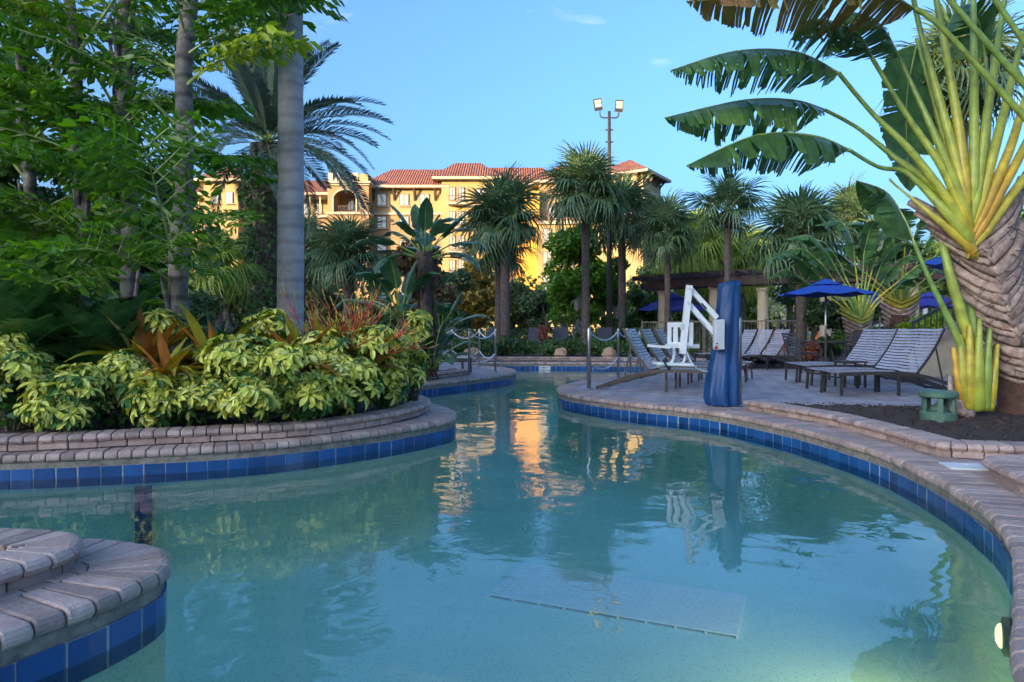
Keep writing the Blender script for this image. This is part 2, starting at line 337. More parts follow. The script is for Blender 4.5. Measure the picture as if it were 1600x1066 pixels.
def water_mat():
    m = bpy.data.materials.new('pool water'); m.use_nodes = True; t = m.node_tree; t.nodes.clear()
    out = t.nodes.new('ShaderNodeOutputMaterial'); co = t.nodes.new('ShaderNodeTexCoord')
    n1 = t.nodes.new('ShaderNodeTexNoise'); n1.inputs['Scale'].default_value = 1.1; n1.inputs['Detail'].default_value = 3; n1.inputs['Roughness'].default_value = 0.5
    n2 = t.nodes.new('ShaderNodeTexNoise'); n2.inputs['Scale'].default_value = 7.0; n2.inputs['Detail'].default_value = 2.5; n2.inputs['Distortion'].default_value = 0.4
    n3 = t.nodes.new('ShaderNodeTexNoise'); n3.inputs['Scale'].default_value = 0.55; n3.inputs['Detail'].default_value = 2
    for n in (n1, n2, n3): t.links.new(co.outputs['Object'], n.inputs['Vector'])
    ms = t.nodes.new('ShaderNodeMapRange'); ms.inputs[1].default_value = .47; ms.inputs[2].default_value = .66; ms.inputs[3].default_value = 0.12; ms.inputs[4].default_value = 1.0; t.links.new(n3.outputs['Fac'], ms.inputs[0])
    pr = t.nodes.new('ShaderNodeMath'); pr.operation = 'MULTIPLY'; t.links.new(n2.outputs['Fac'], pr.inputs[0]); t.links.new(ms.outputs[0], pr.inputs[1])
    ad = t.nodes.new('ShaderNodeMath'); ad.operation = 'MULTIPLY_ADD'; t.links.new(pr.outputs[0], ad.inputs[0]); ad.inputs[1].default_value = 0.22; t.links.new(n1.outputs['Fac'], ad.inputs[2])
    bp = t.nodes.new('ShaderNodeBump'); bp.inputs['Strength'].default_value = 1.0; bp.inputs['Distance'].default_value = 0.016; t.links.new(ad.outputs[0], bp.inputs['Height'])
    fr = t.nodes.new('ShaderNodeFresnel'); fr.inputs['IOR'].default_value = 1.33; t.links.new(bp.outputs[0], fr.inputs['Normal'])
    gl = t.nodes.new('ShaderNodeBsdfGlossy'); gl.inputs['Roughness'].default_value = 0.02; gl.inputs['Color'].default_value = (1, 1, 1, 1); t.links.new(bp.outputs[0], gl.inputs['Normal'])
    tr = t.nodes.new('ShaderNodeBsdfTransparent'); tr.inputs['Color'].default_value = (0.74, 1.0, 0.935, 1)
    mx = t.nodes.new('ShaderNodeMixShader'); t.links.new(fr.outputs[0], mx.inputs[0]); t.links.new(tr.outputs[0], mx.inputs[1]); t.links.new(gl.outputs[0], mx.inputs[2]); t.links.new(mx.outputs[0], out.inputs[0])
    return m
M['water'] = water_mat()

# ---------------------------------------------------------------- the setting: ground, pool, paving, beds
POOL = U([(1.22, 0.2), (1.28, 1.2), (1.45, 1.94), (1.80, 2.46), (2.05, 2.79), (2.32, 3.18), (2.55, 3.59), (2.73, 4.06), (2.89, 4.66), (3.02, 5.47), (3.02, 6.17),
          (2.91, 7.1), (2.66, 8.05), (2.35, 8.7), (1.75, 9.36), (1.09, 10.36), (0.82, 11.1), (0.78, 11.9), (0.95, 12.7), (1.4, 13.8), (2.53, 15.7), (3.8, 17.2), (4.8, 18.5), (5.0, 19.8), (4.2, 20.9),
          (2.5, 21.4), (0.5, 21.6), (-1.0, 21.3), (-1.35, 20.7), (-1.0, 20.0), (-0.5, 19.3), (-0.05, 18.4), (0.12, 17.2), (-0.1, 15.8), (-0.92, 14.2), (-1.92, 12.6), (-2.7, 11.9), (-3.6, 11.6), (-4.2, 11.15), (-3.9, 10.7),
          (-3.0, 10.5), (-1.85, 10.2), (-1.27, 9.7), (-0.82, 8.9), (-0.654, 8.05), (-0.85, 7.5), (-1.29, 6.88), (-2.02, 6.2), (-2.73, 5.83), (-4.1, 5.47), (-5.5, 5.3), (-7.0, 5.2), (-7.6, 4.8), (-7.4, 4.2),
          (-6.0, 3.75), (-4.0, 3.45), (-2.6, 3.36), (-1.93, 3.30), (-1.62, 3.17), (-1.49, 2.98), (-1.46, 2.82), (-1.53, 2.55), (-1.68, 2.25), (-1.95, 1.6), (-2.2, 0.8), (-2.3, -1.5), (-1.5, -3.0), (0, -3.2), (1.15, -2.0)])
pool_path = Path(POOL, True)          # runs so that the land lies to its right
LAND = -1.0                           # land side = -left normal
def off_path(path, d, step=0.08):
    return [path.at(s) + path.nrm(s) * d for s in path.samples(step)]
pool_edge = off_path(pool_path, 0.0)
if sum(a.x * b.y - b.x * a.y for a, b in zip(pool_edge, pool_edge[1:] + pool_edge[:1])) < 0: LAND = 1.0
WATER_Z, FLOOR_Z = -0.195, -1.08

def sheet(name, rings, z, m, parent=None):
    polys = [[Vector((p[0], p[1], 0)) for p in r] for r in rings]
    flat = [p for r in polys for p in r]
    tris = tessellate_polygon(polys)
    mb = MB(); vs = [(p.x, p.y, z) for p in flat]
    fs = []
    for a, b, c in tris:
        cr_ = (flat[b] - flat[a]).cross(flat[c] - flat[a]).z
        fs.append((a, b, c) if cr_ > 0 else (a, c, b))
    mb.add(vs, fs, 0, 0.5); return mb.build(name, m, parent)
hole = [pool_path.at(s) + pool_path.nrm(s) * LAND * 0.15 for s in pool_path.samples(0.08)]
big = [(-26, -9), (34, -9), (34, 40), (-26, 40)]
deck = tag(sheet('pool_deck', [big, hole], -0.007, M['pavers']), kind='structure')
inner = [(-25, -8), (33, -8), (33, 39), (-25, 39)]
ground = tag(sheet('ground', [[(-900, -900), (900, -900), (900, 900), (-900, 900)], inner], -0.03, M['earth']), kind='structure')
basin = tag(sheet('pool_basin', [[pool_path.at(s) + pool_path.nrm(s) * LAND * 0.06 for s in pool_path.samples(0.08)]], FLOOR_Z, M['plaster']), kind='structure')
water = tag(sheet('pool_water', [[pool_path.at(s) + pool_path.nrm(s) * LAND * 0.012 for s in pool_path.samples(0.08)]], WATER_Z, M['water']), kind='structure')
def wall_strip(name, path, off, zs, m, parent, step=0.08):
    mb = MB(); ss = path.samples(step); n = len(ss); vs = []; fs = []
    for s in ss:
        p = path.at(s) + path.nrm(s) * off
        for z in zs: vs.append((p.x, p.y, z))
    k = len(zs)
    for i in range(n if path.closed else n - 1):
        j = (i + 1) % n
        for a in range(k - 1): fs.append((i * k + a, j * k + a, j * k + a + 1, i * k + a + 1))
    mb.add(vs, fs, 0, 0.5); return mb.build(name, m, parent, smooth=True)
mb = MB(); ss = pool_path.samples(0.08); cove = [(.02, -.25), (.02, -.78), (.008, -.90), (-.03, -.98), (-.10, -1.045), (-.20, -1.072), (-.32, FLOOR_Z + .0015)]; k = len(cove); n = len(ss); vs = []; fs = []
for s in ss:
    for o_, z_ in cove: p = pool_path.at(s) + pool_path.nrm(s, .25) * LAND * o_; vs.append((p.x, p.y, z_))
for i in range(n):
    j = (i + 1) % n; fs += [(i * k + a, j * k + a, j * k + a + 1, i * k + a + 1) for a in range(k - 1)]
mb.add(vs, fs, 0, .5); mb.build('basin_wall', M['plaster'], basin, smooth=True)
wall_strip('mortar_band', pool_path, LAND * 0.026, (-0.01, -0.113), M['band'], basin)
wall_strip('tile_grout', pool_path, LAND * 0.0172, (-0.110, -0.262), M['tilegrout'], basin)

# coping bricks: bullnosed, each cut square to the pool edge
NOSE = [(0.0, -0.036), (0.004, -0.020), (0.014, -0.006), (0.034, 0.0), (1.0, 0.0), (1.0, -0.055), (0.04, -0.066), (0.012, -0.060), (0.003, -0.050)]
def brick_mb(path, s0, s1, side, depth, z, off=0.0, prof=NOSE, thick=1.0, gap=0.005):
    a0, a1 = path.at(s0 + gap / 2), path.at(s1 - gap / 2)
    n0, n1 = path.nrm(s0) * side, path.nrm(s1) * side
    t = (a1 - a0).normalized(); d = depth
    for _ in range(12):
        if ((a1 + n1 * (d + off)) - (a0 + n0 * (d + off))).dot(t) > 0.012: break
        d *= 0.9
    jz = random.uniform(-0.002, 0.0025); jo = random.uniform(-0.002, 0.003)
    vs = []; w_ = (a1 - a0).length; ch = min(.25, .008 / w_); cu = sum((d if q[0] == 1.0 else q[0]) for q in prof) / len(prof); cw = sum(q[1] for q in prof) / len(prof)
    e_ = .0035 if depth > .05 else .0015
    for f_, sh in ((0, e_), (ch, 0), (.5, 0), (1 - ch, 0), (1, e_)):
        a, n = path.at(s0 + gap / 2 + f_ * (s1 - s0 - gap)), n0.lerp(n1, f_)
        for u, w in prof:
            x = (d if u == 1.0 else u); x += sh * (1 if x < cu else -1); w2 = w + sh * (1 if w < cw else -1)
            p = a + n * (x + off + jo); vs.append((p.x, p.y, z + w2 * thick + jz))
    k = len(prof); fs = [(r * k + i, r * k + (i + 1) % k, (r + 1) * k + (i + 1) % k, (r + 1) * k + i) for r in range(4) for i in range(k)]
    fs += [tuple(range(k - 1, -1, -1)), tuple(range(4 * k, 5 * k))]
    return vs, fs
def seen(p, margin=60, dmin=1.2):
    if p.y < dmin: return False
    px = CX + p.x / p.y * F; py = CY + H / p.y * F
    return -margin < px < 1600 + margin and py < 1066 + margin * 2
def course(path, side, z, depth, pitch, parent, name, m, far=12.5, most=298, off=0.0, prof=NOSE, thick=1.0, s_from=0.0, s_to=None, gap=0.008):
    s_to = path.len if s_to is None else s_to
    n = int((s_to - s_from) / pitch); stuff = MB(); cand = []
    for i in range(n):
        s0 = s_from + i * (s_to - s_from) / n; s1 = s_from + (i + 1) * (s_to - s_from) / n
        c = path.at((s0 + s1) / 2); cand.append((c.length if seen(c) else 999, s0, s1))
    near = sorted([c for c in cand if c[0] < far])[:most]; lim = {c[1] for c in near}
    for dd, s0, s1 in cand:
        vs, fs = brick_mb(path, s0, s1, side, depth, z, off, prof, thick, gap)
        if s0 in lim:
            mb = MB(); mb.add(vs, fs); mb.build(name, m, parent, world=True)
        else: stuff.add(vs, fs)
    if stuff.v: tag(stuff.build(name + '_run', m, parent, world=True), kind='stuff')
course(pool_path, LAND, 0.0, 0.29, 0.098, deck, 'coping_brick', M['brick'], far=12.8)
FLAT = [(0.0, 0.0), (1.0, 0.0), (1.0, -0.03), (0.0, -0.03)]
course(pool_path, LAND, -0.001, 0.145, 0.20, deck, 'paver', M['brick'], far=6.5, most=120, off=0.297, prof=FLAT, s_from=0.8, s_to=11.5, gap=0.006)
sN = [s for s in pool_path.samples(0.1) if -2.6 < pool_path.at(s).x < -1.2 and 1.6 < pool_path.at(s).y < 3.3]
course(pool_path, LAND, -0.001, 0.16, 0.145, deck, 'paver', M['brick'], far=6.5, most=60, off=0.297, prof=FLAT, s_from=min(sN), s_to=max(sN), gap=0.006)
def ring(path, o0, o1, z, m, parent, name, s0, s1):
    mb = MB(); ss = np.arange(s0, s1, .08); vs = []; fs = []
    for i, s in enumerate(ss):
        for o in (o0, o1): p = path.at(s) + path.nrm(s) * LAND * o; vs.append((p.x, p.y, z))
        if i: b = 2 * (i - 1); fs.append((b, b + 1, b + 3, b + 2) if LAND < 0 else (b, b + 2, b + 3, b + 1))
    mb.add(vs, fs, 0, .5); return mb.build(name, m, parent)
ring(pool_path, .10, .30, -.012, M['grout'], deck, 'joint_sand', 0, pool_path.len)
ring(pool_path, .29, .448, -.0052, M['grout'], deck, 'joint_sand', .8, 11.5); ring(pool_path, .29, .46, -.0052, M['grout'], deck, 'joint_sand', min(sN), max(sN))
TILEP = [(0.0, 0.0), (1.0, 0.0), (1.0, -0.146), (0.0, -0.146)]
course(pool_path, LAND, -0.113, 0.012, 0.152, basin, 'waterline_tile', M['tile'], far=11.5, most=250, off=0.014, prof=TILEP, gap=0.006)

# the white main drain grille on the pool floor, blue floor line, underwater lamp
def FL(px, py): return G(px, py, FLOOR_Z)
ga, gb, gc, gd = FL(820, 885), FL(1165, 935), FL(1130, 1002), FL(755, 935)
ex = (gb - ga).normalized(); ey = Vector((-ex.y, ex.x, 0)); gl_, gw_ = (gb - ga).length, 0.74
M['grille'] = mat('white grille plastic', (0.93, 0.95, 0.96), (0.88, 0.90, 0.92), 0.5, 8)
gr = thing('drain_grille', 'large white slatted drain grille lying on the pool floor under the water', 'grille', (ga + gb) / 2 - ey * gw_ / 2)
rzg = math.atan2(ex.y, ex.x)
for i in range(17):
    y = -gw_ / 2 + gw_ * (i + .5) / 17
    mb = MB(); mb.box((0, 0, 0), (gl_, 0.033, 0.010)); 
    if i == 0: slat_me = mb.mesh('slat', M['grille'])
    q = Matrix.Rotation(rzg, 3, 'Z') @ Vector((0, y, 0.0215)); inst('slat', slat_me, gr, TRS(q, (0, 0, rzg)))
for i in range(10):
    x = -gl_ / 2 + gl_ * i / 9
    mb = MB(); mb.box((0, 0, 0), (0.014, gw_, 0.016))
    if i == 0: cb_me = mb.mesh('cross_bar', M['grille'])
    q = Matrix.Rotation(rzg, 3, 'Z') @ Vector((x, 0, 0.0091)); inst('cross_bar', cb_me, gr, TRS(q, (0, 0, rzg)))
mb = MB(); top = [G(213, 743, -0.25), G(213, 770, FLOOR_Z)]
lp = [Vector((-2.86, 5.20, FLOOR_Z)), Vector((-2.98, 4.7, FLOOR_Z)), Vector((-3.06, 4.35, FLOOR_Z)), Vector((-3.2, 3.7, FLOOR_Z)), Vector((-3.3, 3.35, FLOOR_Z))]
for i, p in enumerate(catmull(lp, False, 0.16)):
    mb = MB(); mb.box((p.x, p.y, FLOOR_Z + 0.005), (0.12, 0.15, 0.008), (0, 0, 0.22)); mb.build('floor_tile', M['tile'], basin)
for i in range(6):
    mb = MB(); mb.box((-2.84, 5.262, -0.33 - i * 0.13), (0.12, 0.008, 0.125), (0, 0, 0.27)); mb.build('wall_tile', M['tile'], basin)
# underwater lamp on the right wall
lp_s = min(pool_path.samples(0.02), key=lambda s: (pool_path.at(s) - Vector((2.24, 3.1))).length)
lpp = pool_path.at(lp_s); lnn = -pool_path.nrm(lp_s) * LAND
lt = thing('pool_lamp', 'round lit underwater lamp in a dark ring on the pool wall', 'lamp', (lpp.x, lpp.y, -0.46))
LM = Matrix.LocRotScale(Vector((0, 0, 0)), Vector((lnn.x, lnn.y, 0)).to_track_quat('Z', 'Y'), None)
mb = MB(); mb.lathe((0, 0, 0), [(0.085, -0.03), (0.085, 0.012), (0.062, 0.02), (0.06, 0.01)], 24); inst('ring', mb.mesh('ring', M['greenplastic'], True), lt, LM)
M['lampglass'] = mat('lamp glass', (0.9, 0.85, 0.6), None, 0.2, 5, emit=(1.0, 0.86, 0.42), emit_s=0.3)
mb = MB(); mb.lathe((0, 0, 0.012), [(0.059, 0), (0.05, 0.018), (0.03, 0.028), (0.005, 0.031)], 24); inst('lens', mb.mesh('lens', M['lampglass'], True), lt, LM)
pl = bpy.data.lights.new('lamp_light', 'SPOT'); pl.energy = 8; pl.color = (1.0, 0.82, 0.30); pl.spot_size = R(150); pl.spot_blend = 1.0; pl.shadow_soft_size = 0.06
plo = bpy.data.objects.new('lamp_light', pl); COL.objects.link(plo); plo.parent = lt
plo.matrix_local = Matrix.LocRotScale(Vector((lnn.x * .09, lnn.y * .09, 0)), Vector((lnn.x, lnn.y, -0.8)).to_track_quat('-Z', 'Y'), None)

# raised beds
CAP = [(0.0, -0.034), (0.005, -0.016), (0.018, -0.004), (0.036, 0.0), (1.0, 0.0), (1.0, -0.055), (0.04, -0.06), (0.012, -0.054)]
BASE = [(0.0, 0.0), (1.0, 0.0), (1.0, -0.05), (0.0, -0.05)]
def bed(name, label, edge, back, zt, far, mulch_z, closed_cap=False, skip_to=None, grid=0.13, chips=500, most=150):
    path = Path(edge, False); 
    poly = [tuple(path.at(s)) for s in path.samples(0.1)] + [tuple(p) for p in back]
    ar = sum(a[0] * b[1] - b[0] * a[1] for a, b in zip(poly, poly[1:] + poly[:1])); side = 1.0 if ar > 0 else -1.0
    c = Vector((sum(p[0] for p in poly) / len(poly), sum(p[1] for p in poly) / len(poly), 0))
    t = thing(name, label, 'planter', c)
    course(path, side, zt, 0.24, 0.098, t, 'cap_brick', M['brick'], far=far, most=most, off=-0.03, prof=CAP)
    course(path, side, zt - 0.057, 0.16, 0.2, t, 'base_brick', M['brick'], far=min(far, 6.5), most=90, off=0.0, prof=BASE)
    wall_strip('bed_wall', path, side * 0.012, (0.0 - 0.004, zt - 0.1), M['grout'], t).location = -c
    xs = [p[0] for p in poly]; ys = [p[1] for p in poly]
    mb = MB(); nx = int((max(xs) - min(xs)) / grid) + 1; ny = int((max(ys) - min(ys)) / grid) + 1; idx = {}
    ipoly = poly
    for i in range(nx + 1):
        for j in range(ny + 1):
            x, y = min(xs) + i * grid, min(ys) + j * grid
            if inside((x, y), ipoly):
                idx[(i, j)] = len(mb.v); mb.v.append((x, y, mulch_z + random.uniform(-.012, .02))); mb.r.append(random.random())
    for (i, j), a in idx.items():
        q = [(i, j), (i + 1, j), (i + 1, j + 1), (i, j + 1)]
        if all(k in idx for k in q): mb.f.append(tuple(idx[k] for k in q)); mb.m.append(0)
    soil = mb.build('soil', M['mulch'], t, world=True, smooth=True)
    ch = MB(); n = 0
    while n < chips:
        x, y = random.uniform(min(xs), max(xs)), random.uniform(min(ys), max(ys))
        if y < 14 and inside((x, y), poly):
            L = random.uniform(.015, .05); ch.box((x, y, mulch_z + random.uniform(.004, .022)), (L, random.uniform(.006, .016), .004), (random.uniform(-.5, .5), random.uniform(-.5, .5), random.uniform(0, 6.3)))
        n += 1
    if ch.v: tag(ch.build('bark_chips', M['chip'], t, world=True), kind='stuff')
    return t
isl = bed('planter_bed', 'long raised bed edged with bullnosed brick, full of yellow variegated shrubs and palms',
    U([(-7.2, 5.38), (-5.5, 5.45), (-4.19, 5.60), (-3.11, 5.95), (-2.07, 6.36), (-1.55, 6.90), (-1.16, 7.7), (-1.04, 8.45), (-1.24, 9.25), (-1.75, 9.75), (-2.6, 10.0), (-3.4, 10.15)]),
    U([(-4.6, 10.6), (-5.5, 12), (-7, 13.5), (-13, 13.5), (-13, 5.7)]), 0.118, 9, 0.085, chips=4200)
nearb = bed('planter_bed', 'small raised brick planter corner jutting out over the blue waterline tiles', U([(-2.15, 1.5), (-2.02, 2.25), (-1.95, 2.56), (-1.88, 2.72), (-1.86, 2.87), (-1.93, 3.01), (-2.06, 3.08), (-2.25, 3.11), (-2.6, 3.14), (-4.2, 3.2)]),
    U([(-4.2, 1.5)]), 0.092, 9, 0.05, chips=1200)
rb = bed('planter_bed', 'raised brick bed holding the big fan shaped palm and the green garden speaker', U([(3.02, 8.78), (2.97, 8.66), (3.05, 8.45), (3.22, 7.9), (3.37, 7.3), (3.41, 6.43), (3.42, 5.95), (3.41, 5.50), (3.52, 5.38), (3.9, 5.27), (4.6, 5.18), (6.5, 5.1)]),
    U([(9, 5.3), (9, 8.3), (7.0, 8.6), (5.2, 8.75), (3.7, 9.05), (3.2, 8.95)]), 0.105, 9.5, 0.03, chips=5200)
rb2 = bed('planter_bed', 'low raised brick planter beside the white skimmer lid', U([(6.0, 4.92), (4.2, 4.9), (3.5, 4.88), (3.33, 4.78), (3.22, 4.5), (3.12, 4.1), (2.98, 3.6), (2.8, 3.1), (2.6, 2.6)]), U([(6.0, 2.4)]), 0.105, 9, 0.06, chips=800)
pen = bed('planter_bed', 'narrow raised bed on the far peninsula under the bird of paradise plant', U([(-4.5, 12.4), (-3.4, 12.5), (-2.75, 12.85), (-2.0, 13.45), (-1.37, 14.65), (-1.02, 15.55), (-1.1, 15.9), (-1.5, 15.9)]), U([(-2.6, 15.3), (-4.5, 14.6)]), 0.115, 0, 0.085, chips=0)
farb = bed('planter_bed', 'long raised bed of shrubs and boulders along the far end of the pool', U([(-4.5, 21.2), (-2.5, 21.7), (-1, 22.0), (0.5, 22.2), (2.5, 22.0), (4.5, 21.5), (5.8, 20.7), (6.6, 19.6)]), U([(9, 21), (9, 25.5), (-5, 25.5)]), 0.14, 0, 0.1, grid=.3, chips=0)
# bed edging row along the back of the right bed
mb = MB(); p0, p1 = Vector((3.62 * S, 9.07 * S, 0)), Vector((5.3 * S, 8.78 * S, 0))
for i in range(16):
    q = p0.lerp(p1, (i + .5) / 16); b_ = MB(); b_.box((q.x, q.y, 0.004), (0.096, 0.07, 0.03), (0, 0, math.atan2(p1.y - p0.y, p1.x - p0.x))); b_.build('edging_brick', M['brick'], rb, world=True)
# mulch ground under the planting behind the far deck
tag(sheet('garden_soil', [[(4.2, 17.2), (20, 14.5), (26, 27), (5, 27)]], 0.0, M['mulch']), kind='structure')
sk = thing('skimmer_lid', 'flat white square skimmer lid set in the brown coping', 'lid', G(1508, 730))
mb = MB(); mb.box((0, 0, 0.005), (0.25, 0.2, 0.012), (0, 0, -0.2)); mb.box((0.03, 0.05, 0.013), (0.05, 0.015, 0.003), (0, 0, -0.2)); mb.build('plate', M['plastic'], sk)
# depth marker on the far waterline
dm_s = min(pool_path.samples(0.05), key=lambda s: (pool_path.at(s) - Vector((0.95, 20.0))).length)
dp = pool_path.at(dm_s); dn = -pool_path.nrm(dm_s) * LAND
dm = thing('depth_marker', 'small white depth marker with dark signs on the far blue waterline', 'sign', (dp.x + dn.x * .004, dp.y + dn.y * .004, -0.155))
dm.rotation_euler = (0, 0, math.atan2(dn.y, dn.x) + math.pi / 2)
mb = MB(); mb.box((0, 0, 0), (0.34, 0.012, 0.09)); mb.build('plate', M['plastic'], dm)
for x, w in ((-.118, .03), (-.03, .075), (.045, .03), (.122, .03)):
    mb = MB(); mb.box((x, -0.008, 0), (w, 0.006, 0.032), None if w > .05 else (0, R(45), 0)); mb.build('sign_mark', M['black'], dm)
# ---------------------------------------------------------------- plant builders
def leafcloud(name, blobs, n, size, m, parent=None, flat=0.5, shell=0.55, hang=0.0, world=False):
    """Many small folded leaves spread through the blobs' volume: (x, y, z, rx, ry, rz)."""
    B = np.array([(b if len(b) == 6 else (*b[:3], b[3], b[3], b[3])) for b in blobs], float)
    wgt = (B[:, 3] * B[:, 4] * B[:, 5]) ** 0.67; k = RNG.choice(len(B), n, p=wgt / wgt.sum())
    d = RNG.normal(size=(n, 3)); d /= np.linalg.norm(d, axis=1)[:, None]
    rr = shell + (1.06 - shell) * RNG.random(n) ** 0.8
    rr *= 1 + 0.16 * np.sin(d[:, 0] * 7 + k * 1.7) * np.cos(d[:, 2] * 8 + k)
    c = B[k, :3] + d * B[k, 3:] * rr[:, None]
    nrm = d * (1 - flat) + RNG.normal(size=(n, 3)) * 0.55 + np.array([0, 0, flat]); nrm /= np.linalg.norm(nrm, axis=1)[:, None]
    a = RNG.normal(size=(n, 3)) + np.array([0, 0, -hang]); a -= nrm * (a * nrm).sum(1)[:, None]; a /= np.linalg.norm(a, axis=1)[:, None]
    b = np.cross(nrm, a); s = size * (0.6 + 0.8 * RNG.random(n))[:, None]
    v = np.empty((n, 4, 3)); v[:, 0] = c - a * s * .5; v[:, 1] = c + b * s * .27 + nrm * s * .07; v[:, 2] = c + a * s * .5; v[:, 3] = c - b * s * .27 + nrm * s * .07
    off = np.array(parent.location) if (parent is not None and world) else 0.0
    v = (v - off).reshape(-1, 3)
    me = bpy.data.meshes.new(name); me.vertices.add(4 * n); me.vertices.foreach_set('co', v.ravel())
    li = (np.arange(n)[:, None] * 4 + np.array([0, 1, 2, 0, 2, 3])[None]).ravel().astype(np.int32)
    me.loops.add(6 * n); me.loops.foreach_set('vertex_index', li)
    me.polygons.add(2 * n); me.polygons.foreach_set('loop_start', np.arange(0, 6 * n, 3, dtype=np.int32))
    me.update(calc_edges=True); me.validate()
    me.materials.append(m)
    at = me.attributes.new('rnd', 'FLOAT', 'POINT'); at.data.foreach_set('value', np.repeat(RNG.random(n), 4))
    return inst(name, me, parent)
def tree(name, label, loc, trunk_h, trunk_r, blobs, n, size, m, group=None, bark='wood', stems=1, cat='tree', **kw):
    t = thing(name, label, cat, loc, group)
    mb = MB()
    for s in range(stems):
        ph = random.uniform(0, 6.3); lean = 0.10 * trunk_h if stems == 1 else 0.22 * trunk_h
        tip = Vector((math.cos(ph) * lean, math.sin(ph) * lean, trunk_h)); b0 = Vector((math.cos(ph), math.sin(ph), 0)) * (0 if stems == 1 else trunk_r * 1.2)
        mb.tube([b0, b0.lerp(tip, .35) + Vector((.03, .02, 0)), b0.lerp(tip, .7), tip], [trunk_r * 1.2, trunk_r, trunk_r * .85, trunk_r * .6], 8)
        for b in random.sample(list(blobs), min(len(blobs), 5)):
            q = Vector(b[:3]); mid = tip.lerp(q, .5) + Vector((0, 0, -.1 * (q - tip).length))
            mb.tube([tip * random.uniform(.6, 1), mid, q], [trunk_r * .5, trunk_r * .33, trunk_r * .12], 6)
    mb.build('trunk', M[bark], t, smooth=True)
    leafcloud('crown', blobs, n, size, M[m], t, **kw)
    return t
def blobset(n, rx, ry, zc, rz, r0, r1, seed, cone=0.0):
    rg = random.Random(seed); out = []
    for _ in range(n):
        a = rg.uniform(0, 6.283); u = rg.random() ** .5; h = rg.uniform(-1, 1)
        w = math.sqrt(max(0.05, 1 - h * h * .8)) * (1 - cone * (h + 1) / 2)
        r = rg.uniform(r0, r1) * (1 - cone * .5 * (h + 1) / 2)
        out.append((math.cos(a) * rx * u * w, math.sin(a) * ry * u * w, zc + h * rz, r, r, r * rg.uniform(.6, .85)))
    return out

# fan palm frond: petiole along +X then a pleated fan with drooping tips
def fan_frond(seed, L=0.95, pet=0.75, nseg=34, droop=0.5, mats=('sabal', 'midrib')):
    rg = random.Random(seed); mb = MB()
    c = Vector((pet, 0, 0.02))
    mb.tube([(0, 0, 0), (pet * .5, 0, .035), (pet, 0, .02), (pet + L * .25, 0, -.03)], [.022, .016, .012, .005], 5, 1, rnd=.5)
    for i in range(nseg):
        a = R(-150 + 300 * i / (nseg - 1)); ln = L * (0.72 + .28 * math.cos(a * .55)) * rg.uniform(.9, 1.06)
        dx, dy = math.cos(a), math.sin(a); base = c + Vector((dx * .02 + L * .14 * max(0, math.cos(a)), dy * .02, 0))
        w = 0.036 * L / .95; s = Vector((-dy, dx, 0)); drp = droop * rg.uniform(.6, 1.5); prev = None; vs = []; fs = []
        for j, (u, ww) in enumerate(((0.05, .35), (.40, 1.0), (.72, .7), (1.0, .06))):
            p = base + Vector((dx, dy, 0)) * ln * (u - .12 * drp * u * u) + Vector((0, 0, .10 * math.sin(u * 2.4) * (1 if abs(a) < 1.9 else .3) - drp * ln * u ** 2.6 * .75 + .05 * (i % 2) * u))
            vs += [p - s * w * ww, p + Vector((0, 0, -.012)), p + s * w * ww]
            if j: b = (j - 1) * 3; fs += [(b, b + 1, b + 4, b + 3), (b + 1, b + 2, b + 5, b + 4)]
        mb.add(vs, fs, 0)
    return mb.mesh('frond', [M[mats[0]], M[mats[1]]])
FAN = [fan_frond(i, droop=d) for i, d in enumerate((.35, .5, .7, .95))]
CFAN = [fan_frond(10 + i, L=1.0, pet=.8, nseg=40, droop=d, mats=('chinese', 'midrib')) for i, d in enumerate((.7, 1.1, 1.5))]
def frond_M(o, az, el, roll=0.0, s=1.0):
    return Matrix.LocRotScale(Vector(o), (Matrix.Rotation(az, 3, 'Z') @ Matrix.Rotation(-el, 3, 'Y') @ Matrix.Rotation(roll, 3, 'X')).to_quaternion(), Vector((s, s, s)))
def sabal(label, loc, h, tr, n=40, s=1.0, lean=(0, 0), boots=True, group=None, fans=None, seed=0, bark='bark', low=-55):
    rg = random.Random(seed); t = thing('fan_palm', label, 'palm tree', loc, group); fans = fans or FAN
    top = Vector((lean[0], lean[1], h)); mb = MB(); pts = []; rad = []
    for i in range(15):
        u = i / 14; pts.append(Vector((lean[0] * u * u, lean[1] * u * u, h * u))); rad.append(tr * (1.25 - .3 * min(1, u * 6)) * rg.uniform(.93, 1.07))
    mb.tube(pts, rad, 12); mb.build('trunk', M[bark], t, smooth=True)
    if boots:
        b = MB()
        for i in range(54):
            a = i * 2.4; z = -0.72 * s + .85 * s * i / 54; r = tr * (1.0 + .35 * (i / 54)); d = Vector((math.cos(a), math.sin(a), 0))
            p = top + d * r * .8 + Vector((0, 0, z)); q = p + d * rg.uniform(.10, .2) * s + Vector((0, 0, rg.uniform(.10, .2) * s)); b.bar(p, q, .075 * s, .03 * s)
        tag(b.build('leaf_boots', M['boot'], t), kind='stuff')
    for i in range(n):
        u = i / (n - 1); el = R(84 + (low - 84) * u ** 0.85) + rg.uniform(-.12, .12); az = i * 2.39996 + rg.uniform(-.2, .2)
        k = min(len(fans) - 1, int(u * len(fans) + rg.uniform(-.4, .4))) if u > .1 else 0
        inst('frond', fans[max(0, k)], t, frond_M(top + Vector((0, 0, .12 * s * (1 - u))), az, el, rg.uniform(-.35, .35), s * rg.uniform(.85, 1.1)))
    return t

